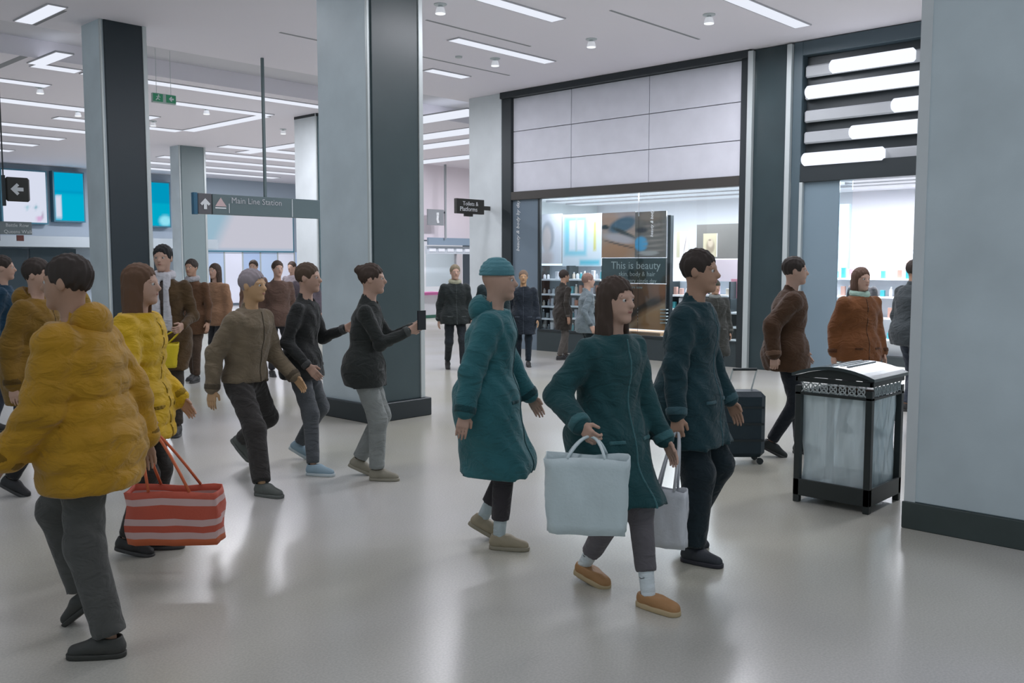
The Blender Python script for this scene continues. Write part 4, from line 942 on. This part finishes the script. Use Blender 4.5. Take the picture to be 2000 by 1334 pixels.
        if sock:
            ax_ = KN[i]-AN[i]; ax_ = ax_/np.linalg.norm(ax_)
            v, q = nets(lambda P: cone(P, AN[i]-ax_*.03, AN[i]+ax_*.14, .037, .043)+.0015*np.sin(P[:, 2]*300), *bbox([AN[i]-ax_*.03, AN[i]+ax_*.14], .06), .009); ko = emit('sock', v, q, clothm(sock))
            if slipper:
                c_ = AN[i]+ax_*.075+np.array([0, -.0405, 0]); tk = MB().tube([c_+np.array([-.012, -.001, .004]), c_+np.array([-.004, -.0015, -.003]), c_+np.array([.018, 0.001, .007])], .0018, 5)
                emit('tick_mark', np.array(tk.V), np.array([f_ for f_ in tk.F if len(f_) == 4]), DARKM, ko)
    R = np.array([[ch, -sh_, 0], [sh_, ch, 0], [0, 0, 1]])
    tow = lambda p_: R@(np.asarray(p_, float)*s)+np.array([pos[0], pos[1], 0])
    return dict(root=root, tow=tow, WR=WR, EL=EL, SH=SH, hz=hz, s=s, dirs=[(WR[i]-EL[i])/np.linalg.norm(WR[i]-EL[i]) for i in (0, 1)])
AZR = YAW-math.pi/2          # image-right direction
AZC = YAW+math.pi            # towards the camera
def feetw(pos, heading, pl, pr, hgt):
    """world ankle ground points -> body frame feet"""
    s = hgt/1.75; c, n = math.cos(-heading), math.sin(-heading); r = []
    for p in (pl, pr): dx, dy = p[0]-pos[0], p[1]-pos[1]; r.append(((dx*c-dy*n)/s, (dx*n+dy*c)/s))
    return tuple(r)
def bag_mesh(name, c, rz, wx, dy, hz_, mats, label, handles, taper=.9, stripes=None, strapm=None, open_=True):
    """soft carrier bag: c = bottom centre; wx width, dy depth, hz_ height; handles: end point they rise to"""
    e = empty(name, c, label, 'bag'); R = Matrix.Rotation(rz, 4, 'Z'); T = Matrix.Translation(Vector(c))
    n = 24; rows = 9; V = []; c = np.array(c, float)
    for j in range(rows):
        t = j/(rows-1); k = 1-(1-taper)*(1-t) if taper <= 1 else 1
        for i in range(n):
            a = 2*math.pi*(i+.5)/n; q = max(abs(math.cos(a)), abs(math.sin(a))); x = math.cos(a)/q**.88*wx/2*k; y = math.sin(a)/q**.88*dy/2*k*(1+.10*math.sin(t*3.1))
            x += .006*math.sin(9*t+i); y += .008*math.sin(7*t+2*i); V.append(tuple((T @ R) @ Vector((x, y, t*hz_+.008*math.sin(3*a)*(t)))))
    Fs = [(j*n+i, j*n+(i+1) % n, (j+1)*n+(i+1) % n, (j+1)*n+i) for j in range(rows-1) for i in range(n)]+[tuple(reversed(range(n)))]
    idx = []
    for j in range(rows-1): idx += [((stripes[j] if stripes else 0))]*n
    idx.append(0)
    o = mesh('bag_body', V, Fs, None, e, True, mats=mats, midx=idx)
    sd = o.modifiers.new('thick', 'SOLIDIFY'); sd.thickness = .006
    hm_ = strapm or mats[0]
    for sg in (-1, 1):
        p0 = (T @ R) @ Vector((-wx*.22, sg*dy*.45, hz_)); p1 = (T @ R) @ Vector((wx*.22, sg*dy*.45, hz_)); h_ = Vector(handles)
        mid = h_; pts = []
        for k in range(13):
            t = k/12; a = (1-t)**2; b_ = 2*t*(1-t); d = t*t; ctrl = mid*2-(p0+p1)*.5; pts.append(p0*a+ctrl*b_+p1*d)
        MB().tube(pts, .008, 6).build('handle', hm_, e, True)
    return e
g2 = lambda x, y: Zp(x, y)[:2]
# ---- foreground
SK1 = (.42, .25, .17); SK2 = (.52, .33, .25); SK3 = (.28, .16, .10)
# amber puffer, walking left
h = 1.70; pl, pr = g2(218, 1282), g2(196, 1222); pos = (pl+pr)/2+np.array([.0, .0]); hd = AZR+math.pi
P1 = person(pos, hd, 'person in a bulky amber puffer jacket striding left in the foreground', h, feetw(pos, hd, pl, pr, h), lift=(0, .02), pitch=(0, 38), lean=.05, hips=.03, puff=.045, quilt=.105, hem=.74,
            top=(.42, .22, .012), legs=(.085, .085, .08), shoes=(.045, .045, .04), sole=(.035, .035, .03), hair=(.03, .02, .015), style='short', fine=2, hood=True, hands=((.20, .08, -.48), (-.16, .12, -.50)), wide=.018, seed=1, skin=SK1, slim=1.05)
# yellow jacket person walking right with red bag
h = 1.66; pl, pr = g2(300, 1072), g2(243, 1084); pos = (pl+pr)/2; hd = AZR
P2 = person(pos, hd, 'person in a bright yellow jacket behind the amber jacket, carrying the red striped bag', h, feetw(pos, hd, pl, pr, h), pitch=(0, 10), lean=.04, puff=.035, quilt=.09, hem=.72, top=(.62, .38, .01),
            legs=(.03, .028, .025), shoes=(.02, .02, .02), hair=(.12, .06, .03), style='long', fine=1, hands=((.15, .05, -.47), (.16, .20, -.47)), grip=(0, 1), seed=2, skin=SK2)
ww = P2['tow'](P2['WR'][1]+P2['dirs'][1]*.09)
RB = mat('bag_red', (.52, .09, .05), .6, bump=.2); RW = mat('bag_pinkwhite', (.62, .42, .40), .6); RO = mat('bag_orange', (.62, .14, .05), .6)
bc = np.array([ww[0], ww[1], .19])+np.append(RT[:2]*.14, 0)
bag_mesh('striped_bag', bc, AZR, .50, .20, .29, [RO, RW, RB], 'red, orange and pinkish white striped carrier bag hanging low beside the yellow jacket', ww, 1.0, stripes=[0, 1, 2, 1, 2, 2, 1, 2])
# far-left ochre person
h = 1.70; pos = g2(75, 962); hd = AZR
person(pos, hd, 'person in a brown ochre jacket cut by the left edge, dark trousers', h, ((.16, .09), (-.20, -.09)), pitch=(0, 25), lean=.04, puff=.03, top=(.20, .11, .015), legs=(.02, .02, .022), shoes=(.02, .02, .022), style='short', fine=1, seed=3, skin=SK2, hem=.70, hood=True)
pos = g2(12, 840); person(pos, AZR+.4, 'person in a dark blue jacket at the left edge behind the ochre jacket', 1.74, ((.12, .09), (-.12, -.09)), top=(.015, .05, .09), puff=.015, style='short', fine=1, seed=4, skin=SK2)
pos = g2(132, 846); person(pos, AZC+.5, 'person in a dull mustard jacket seen between the ochre jacket and the left pillar', 1.68, ((.10, .09), (-.10, -.09)), top=(.33, .20, .03), puff=.02, style='long', hair=(.10, .05, .03), fine=1, seed=5, skin=SK2)
# sharp man with scarf
pos = g2(331, 846); PM = person(pos, AZC+.10, 'dark-haired man in a dark brown coat and pale grey scarf looking towards the camera', 1.84, ((.10, .10), (-.06, -.10)), top=(.09, .055, .025), shirt=(.10, .08, .07), open_front=.05, hem=.62, legs=(.05, .04, .03), style='short', hair=(.008, .008, .009),
           scarf=(.60, .60, .64), scarf_tail=True, fine=2, seed=6, skin=(.52, .34, .22), headyaw=-4, glasses=False, hands=((.20, .02, -.36), (.10, .06, -.46)), grip=(1, 0))
wy = PM['tow']([.27, .02, PM['hz']-.22]); YB1 = mat('bag_yellow', (.68, .52, .01), .55, bump=.2)
bag_mesh('shoulder_bag', (wy[0], wy[1], wy[2]-.05), AZR+.2, .33, .12, .24, [YB1], 'bright yellow soft bag carried in front of the man with the pale scarf', PM['tow'](PM['WR'][0]+PM['dirs'][0]*.08), .8)
# group right of the man
pos = g2(383, 744); person(pos, AZC-.2, 'slim person in a long brown coat just right of the man with the scarf', 1.72, ((.12, .08), (-.10, -.08)), top=(.10, .05, .025), hem=.70, legs=(.07, .045, .03), style='short', fine=1, seed=7, skin=SK1, scarf=(.4, .4, .42))
h = 1.76; pl, pr = g2(512, 968), g2(452, 905); pos = (pl*.55+pr*.45); hd = AZR-.35
person(pos, hd, 'large striding person in a grey brown jacket and dark trousers left of centre', h, feetw(pos, hd, pr, pl, h), lift=(.06, 0), pitch=(48, 0), lean=.06, puff=.02, top=(.19, .15, .10), legs=(.035, .032, .03), shoes=(.10, .11, .10), sole=(.12, .13, .12), wide=.015,
       style='short', hair=(.30, .26, .28), fine=2, seed=8, skin=(.55, .34, .18), hands=((.22, .07, -.46), (-.14, .10, -.50)))
h = 1.70; pl, pr = g2(612, 928), g2(572, 896); pos = (pl*.5+pr*.5); hd = AZR-.15
person(pos, hd, 'person in a black jacket with pale blue white trainers in front of the teal-edged pillar', h, feetw(pos, hd, pr, pl, h), pitch=(30, 0), lean=.05, top=(.03, .032, .032), legs=(.10, .11, .12), shoes=(.30, .42, .50), sole=(.55, .62, .64), style='short', hair=(.08, .05, .03), fine=2, seed=9, skin=SK2, hands=((.28, .02, -.18), (.10, .05, -.46)), slim=.95)
h = 1.66; pl, pr = g2(736, 938), g2(690, 928); pos = (pl*.5+pr*.5); hd = AZR
P9 = person(pos, hd, 'person in a black top holding out a phone before the large pillar, grey trousers', h, feetw(pos, hd, pr, pl, h), pitch=(25, 0), lean=.05, top=(.028, .032, .03), legs=(.26, .28, .27), shoes=(.28, .26, .20), sole=(.3, .28, .22), style='bun', hair=(.05, .03, .02), fine=2, seed=10, skin=SK2,
       hands=((.36, -.08, -.14), (.34, -.06, -.16)), grip=(1, 1), slim=.92, wide=.01)
pw = P9['tow'](P9['WR'][1]+P9['dirs'][1]*.10+np.array([.02, 0, .02]))
ph_ = box('phone', (pw[0]-.04, pw[1]-.005, pw[2]-.05), (pw[0]+.04, pw[1]+.005, pw[2]+.10), mat('phone_black', (.02, .02, .025), .2)); tag(ph_, 'black phone held out by the person before the large pillar', 'phone')
# teal coat
h = 1.68; pl, pr = g2(975, 1072), g2(925, 1052); pos = (pl*.5+pr*.5); hd = AZR-.1
T1 = person(pos, hd, 'person in a long teal coat just right of the large pillar', h, feetw(pos, hd, pr, pl, h), pitch=(30, 0), lean=.05, top=(.035, .15, .17), puff=.03, hem=.46, legs=(.05, .045, .05), shoes=(.34, .29, .20), sole=(.3, .27, .2), sock=(.5, .58, .6), slipper=False, style='beanie', hair=(.10, .26, .30), hood=True, fine=2, seed=11, skin=SK2,
       hands=((.20, .10, -.49), (-.13, .16, -.51)))
# slipper woman
h = 1.66; pl, pr = g2(1265, 1186), g2(1140, 1132); pos = (pl*.34+pr*.66); hd = math.atan2((pl-pr)[1], (pl-pr)[0])+.12
T2 = person(pos, hd, 'woman in a dark teal knee-length coat, white socks and tan slippers, striding right', h, feetw(pos, hd, pl, pr, h), pitch=(0, 8), lift=(0, 0), lean=.04, top=(.016, .065, .072), puff=.02, hem=.52, legs=(.13, .12, .13), shoes=(.42, .22, .09), sole=(.50, .38, .22), sock=(.68, .74, .76), slipper=True,
       style='long', hair=(.05, .03, .02), fine=2, seed=12, skin=SK2, hands=((.16, .09, -.50), (.10, .17, -.36)), grip=(0, 1), slim=.92, toe=(4, -2))
ww = T2['tow'](T2['WR'][1]+T2['dirs'][1]*.09); WB = mat('carrier_white', (.60, .70, .72), .5, bump=.2, noise=.06)
bag_mesh('carrier_bag', (ww[0]-FW[0]*.07-RT[0]*.02, ww[1]-FW[1]*.07-RT[1]*.02, ww[2]-.44), AZR-.15, .40, .15, .36, [WB], 'large pale aqua white carrier bag hanging beside the woman in tan slippers', ww, .92)
# dark coat person
h = 1.74; pl, pr = g2(1350, 1098), g2(1322, 1062); pos = (pl*.5+pr*.5); hd = AZR-.5
T3 = person(pos, hd, 'person in a dark navy coat and wide dark trousers left of the litter bin', h, feetw(pos, hd, pr, pl, h), pitch=(30, 0), lean=.04, top=(.014, .045, .055), puff=.02, hem=.66, legs=(.012, .022, .028), wide=.03, shoes=(.03, .035, .045), sole=(.03, .03, .04), style='short', fine=2, seed=13, skin=SK1,
       hands=((.14, .09, -.51), (.02, .16, -.52)), grip=(0, 1))
ww = T3['tow'](T3['WR'][1]+T3['dirs'][1]*.09)
bag_mesh('carrier_bag', (ww[0]-RT[0]*.05, ww[1]-RT[1]*.05, max(ww[2]-.64, .06)), AZR-.4, .22, .10, .32, [mat('carrier_plain', (.66, .68, .72), .5, bump=.2)], 'small plain white carrier bag held by the person in the navy coat', ww, 1.0)
# brown jacket by the bin with suitcase
pos = g2(1528, 888); T5 = person(pos, AZR-.2, 'person in a dark brown jacket left of the litter bin, pulling the dark suitcase', 1.72, ((.16, .09), (-.16, -.09)), pitch=(0, 25), lean=.04, top=(.075, .038, .02), puff=.03, legs=(.018, .022, .028), shoes=(.02, .025, .025), style='short', fine=1, seed=14, skin=SK2, hands=((.12, .06, -.47), (-.16, .14, -.46)), grip=(0, 1))
ww = T5['tow'](T5['WR'][1]+T5['dirs'][1]*.09); sc = np.array([ww[0]-RT[0]*.30, ww[1]-RT[1]*.30])
e = empty('suitcase', (sc[0], sc[1], 0), 'dark navy wheeled suitcase left of the litter bin', 'suitcase')
R = Matrix.Translation(Vector((sc[0], sc[1], 0))) @ Matrix.Rotation(AZR, 4, 'Z'); NM = mat('case_navy', (.012, .028, .04), .5, bump=.15)
mb = MB().box((-.21, -.12, .06), (.21, .12, .62), .04, R); mb.build('shell', NM, e)
for x in (-.17, .17):
    for y in (-.09, .09): MB().tube([R @ Vector((x, y-.012, .028)), R @ Vector((x, y+.012, .028))], .028, 10).build('wheel', DARKM, e)
    MB().tube([R @ Vector((x*.6, 0, .6)), R @ Vector((x*.6+.05, 0, .80))], .007, 6).build('handle_post', TRIMW, e)
MB().tube([R @ Vector((-.052, 0, .80)), R @ Vector((.152, 0, .80))], .012, 8).build('grip', DARKM, e)
for z in (.2, .34, .48): MB().box((-.19, -.125, z), (.19, -.118, z+.02), 0, R).build('rib', DARKM, e)
pos = g2(1668, 842); person(pos, AZC+.3, 'person in a rust brown jacket with a pale green scarf behind the litter bin', 1.62, ((.10, .09), (-.10, -.09)), top=(.16, .06, .02), puff=.03, legs=(.02, .02, .025), style='bob', hair=(.10, .05, .04), scarf=(.35, .50, .42), fine=1, seed=15, skin=SK2)
pos = g2(1772, 800); person(pos, AZR+.3, 'black-haired person in a charcoal jacket half hidden by the grey pillar', 1.70, ((.10, .09), (-.10, -.09)), top=(.045, .055, .06), puff=.03, style='short', fine=1, seed=16, skin=SK1)
# ---- middle distance
pos = g2(889, 722); person(pos, AZC+.25, 'walker in a dark jacket with a pale collar in the gap beside the large pillar', 1.66, ((.24, .09), (-.24, -.09)), pitch=(0, 30), top=(.022, .028, .028), puff=.02, legs=(.02, .025, .03), style='short', hair=(.20, .16, .10), scarf=(.36, .36, .26), fine=1, seed=17, skin=SK2)
pos = g2(962, 722); person(pos, AZC+.1, 'person in dark clothes before the pale shop pilaster', 1.62, ((.14, .09), (-.12, -.09)), top=(.018, .032, .036), puff=.02, legs=(.015, .03, .035), style='short', fine=1, seed=18, skin=SK1)
pos = g2(1022, 714); person(pos, AZC, 'person in a navy coat before the blue grey glass panel', 1.55, ((.14, .09), (-.14, -.09)), top=(.018, .025, .035), puff=.02, hem=.6, legs=(.015, .025, .035), style='short', hair=(.18, .12, .08), fine=1, seed=19, skin=(.50, .30, .16))
pos = g2(1098, 702); person(pos, AZR+.5, 'person in a brown black coat before the left window shelves', 1.55, ((.12, .08), (-.12, -.08)), top=(.035, .03, .025), hem=.6, legs=(.10, .09, .08), style='short', fine=1, seed=20, skin=SK1)
pos = g2(1143, 738); person(pos, AZR+.2, 'person in a grey top and black trousers walking before the shop window', 1.52, ((.16, .08), (-.16, -.08)), pitch=(0, 30), top=(.16, .20, .22), legs=(.012, .02, .024), style='short', hair=(.25, .15, .12), fine=1, seed=21, skin=SK2, hands=((.24, .0, -.24), (.0, .06, -.48)))
pos = g2(1392, 742); person(pos, AZC+.2, 'short person in a dark coat and grey scarf before the right window shelves', 1.42, ((.08, .08), (-.08, -.08)), top=(.03, .032, .028), puff=.04, hem=.45, legs=(.02, .025, .03), style='beanie', hair=(.06, .06, .045), scarf=(.20, .22, .21), fine=1, seed=22, skin=SK1)
for (x, y, hh, c, st, lb, sc_) in ((545, 735, 1.70, (.10, .06, .045), 'short', 'distant person in a brown jacket left of the black jacket with trainers', None), (428, 728, 1.66, (.30, .17, .10), 'long', 'distant person in a tan coat between the scarf man and the striding person', None),
                               (655, 742, 1.68, (.03, .035, .035), 'short', 'distant person in black before the left edge of the large pillar', None), (500, 690, 1.72, (.20, .12, .09), 'short', 'distant person in a reddish brown jacket under the hanging sign', None),
                               (575, 668, 1.70, (.25, .22, .24), 'short', 'far person in grey near the pale blue shopfront', None), (232, 722, 1.80, (.28, .17, .05), 'short', 'distant person in ochre in front of the left pillar face', None),
                               (600, 700, 1.66, (.12, .10, .12), 'bun', 'far person in dusky clothes at the foot of the teal-edged pillar', None)):
    if x == 655: continue
    pos = g2(x, y); person(pos, AZC+(x % 7)*.2-.6, lb, hh, ((.10, .08), (-.10, -.08)), top=c, legs=(.04, .04, .045), style=st, hair=(.05, .035, .03), fine=0, seed=x, skin=SK2, puff=.015)
pos = Xp(1700, 590, 15.0)[:2]*1.0; person((14.6, 6.05), AZC-.4, 'shopper in dark clothes just inside the right shop entrance', 1.60, ((.06, .08), (-.06, -.08)), top=(.05, .05, .055), style='short', fine=0, seed=30, skin=SK2)
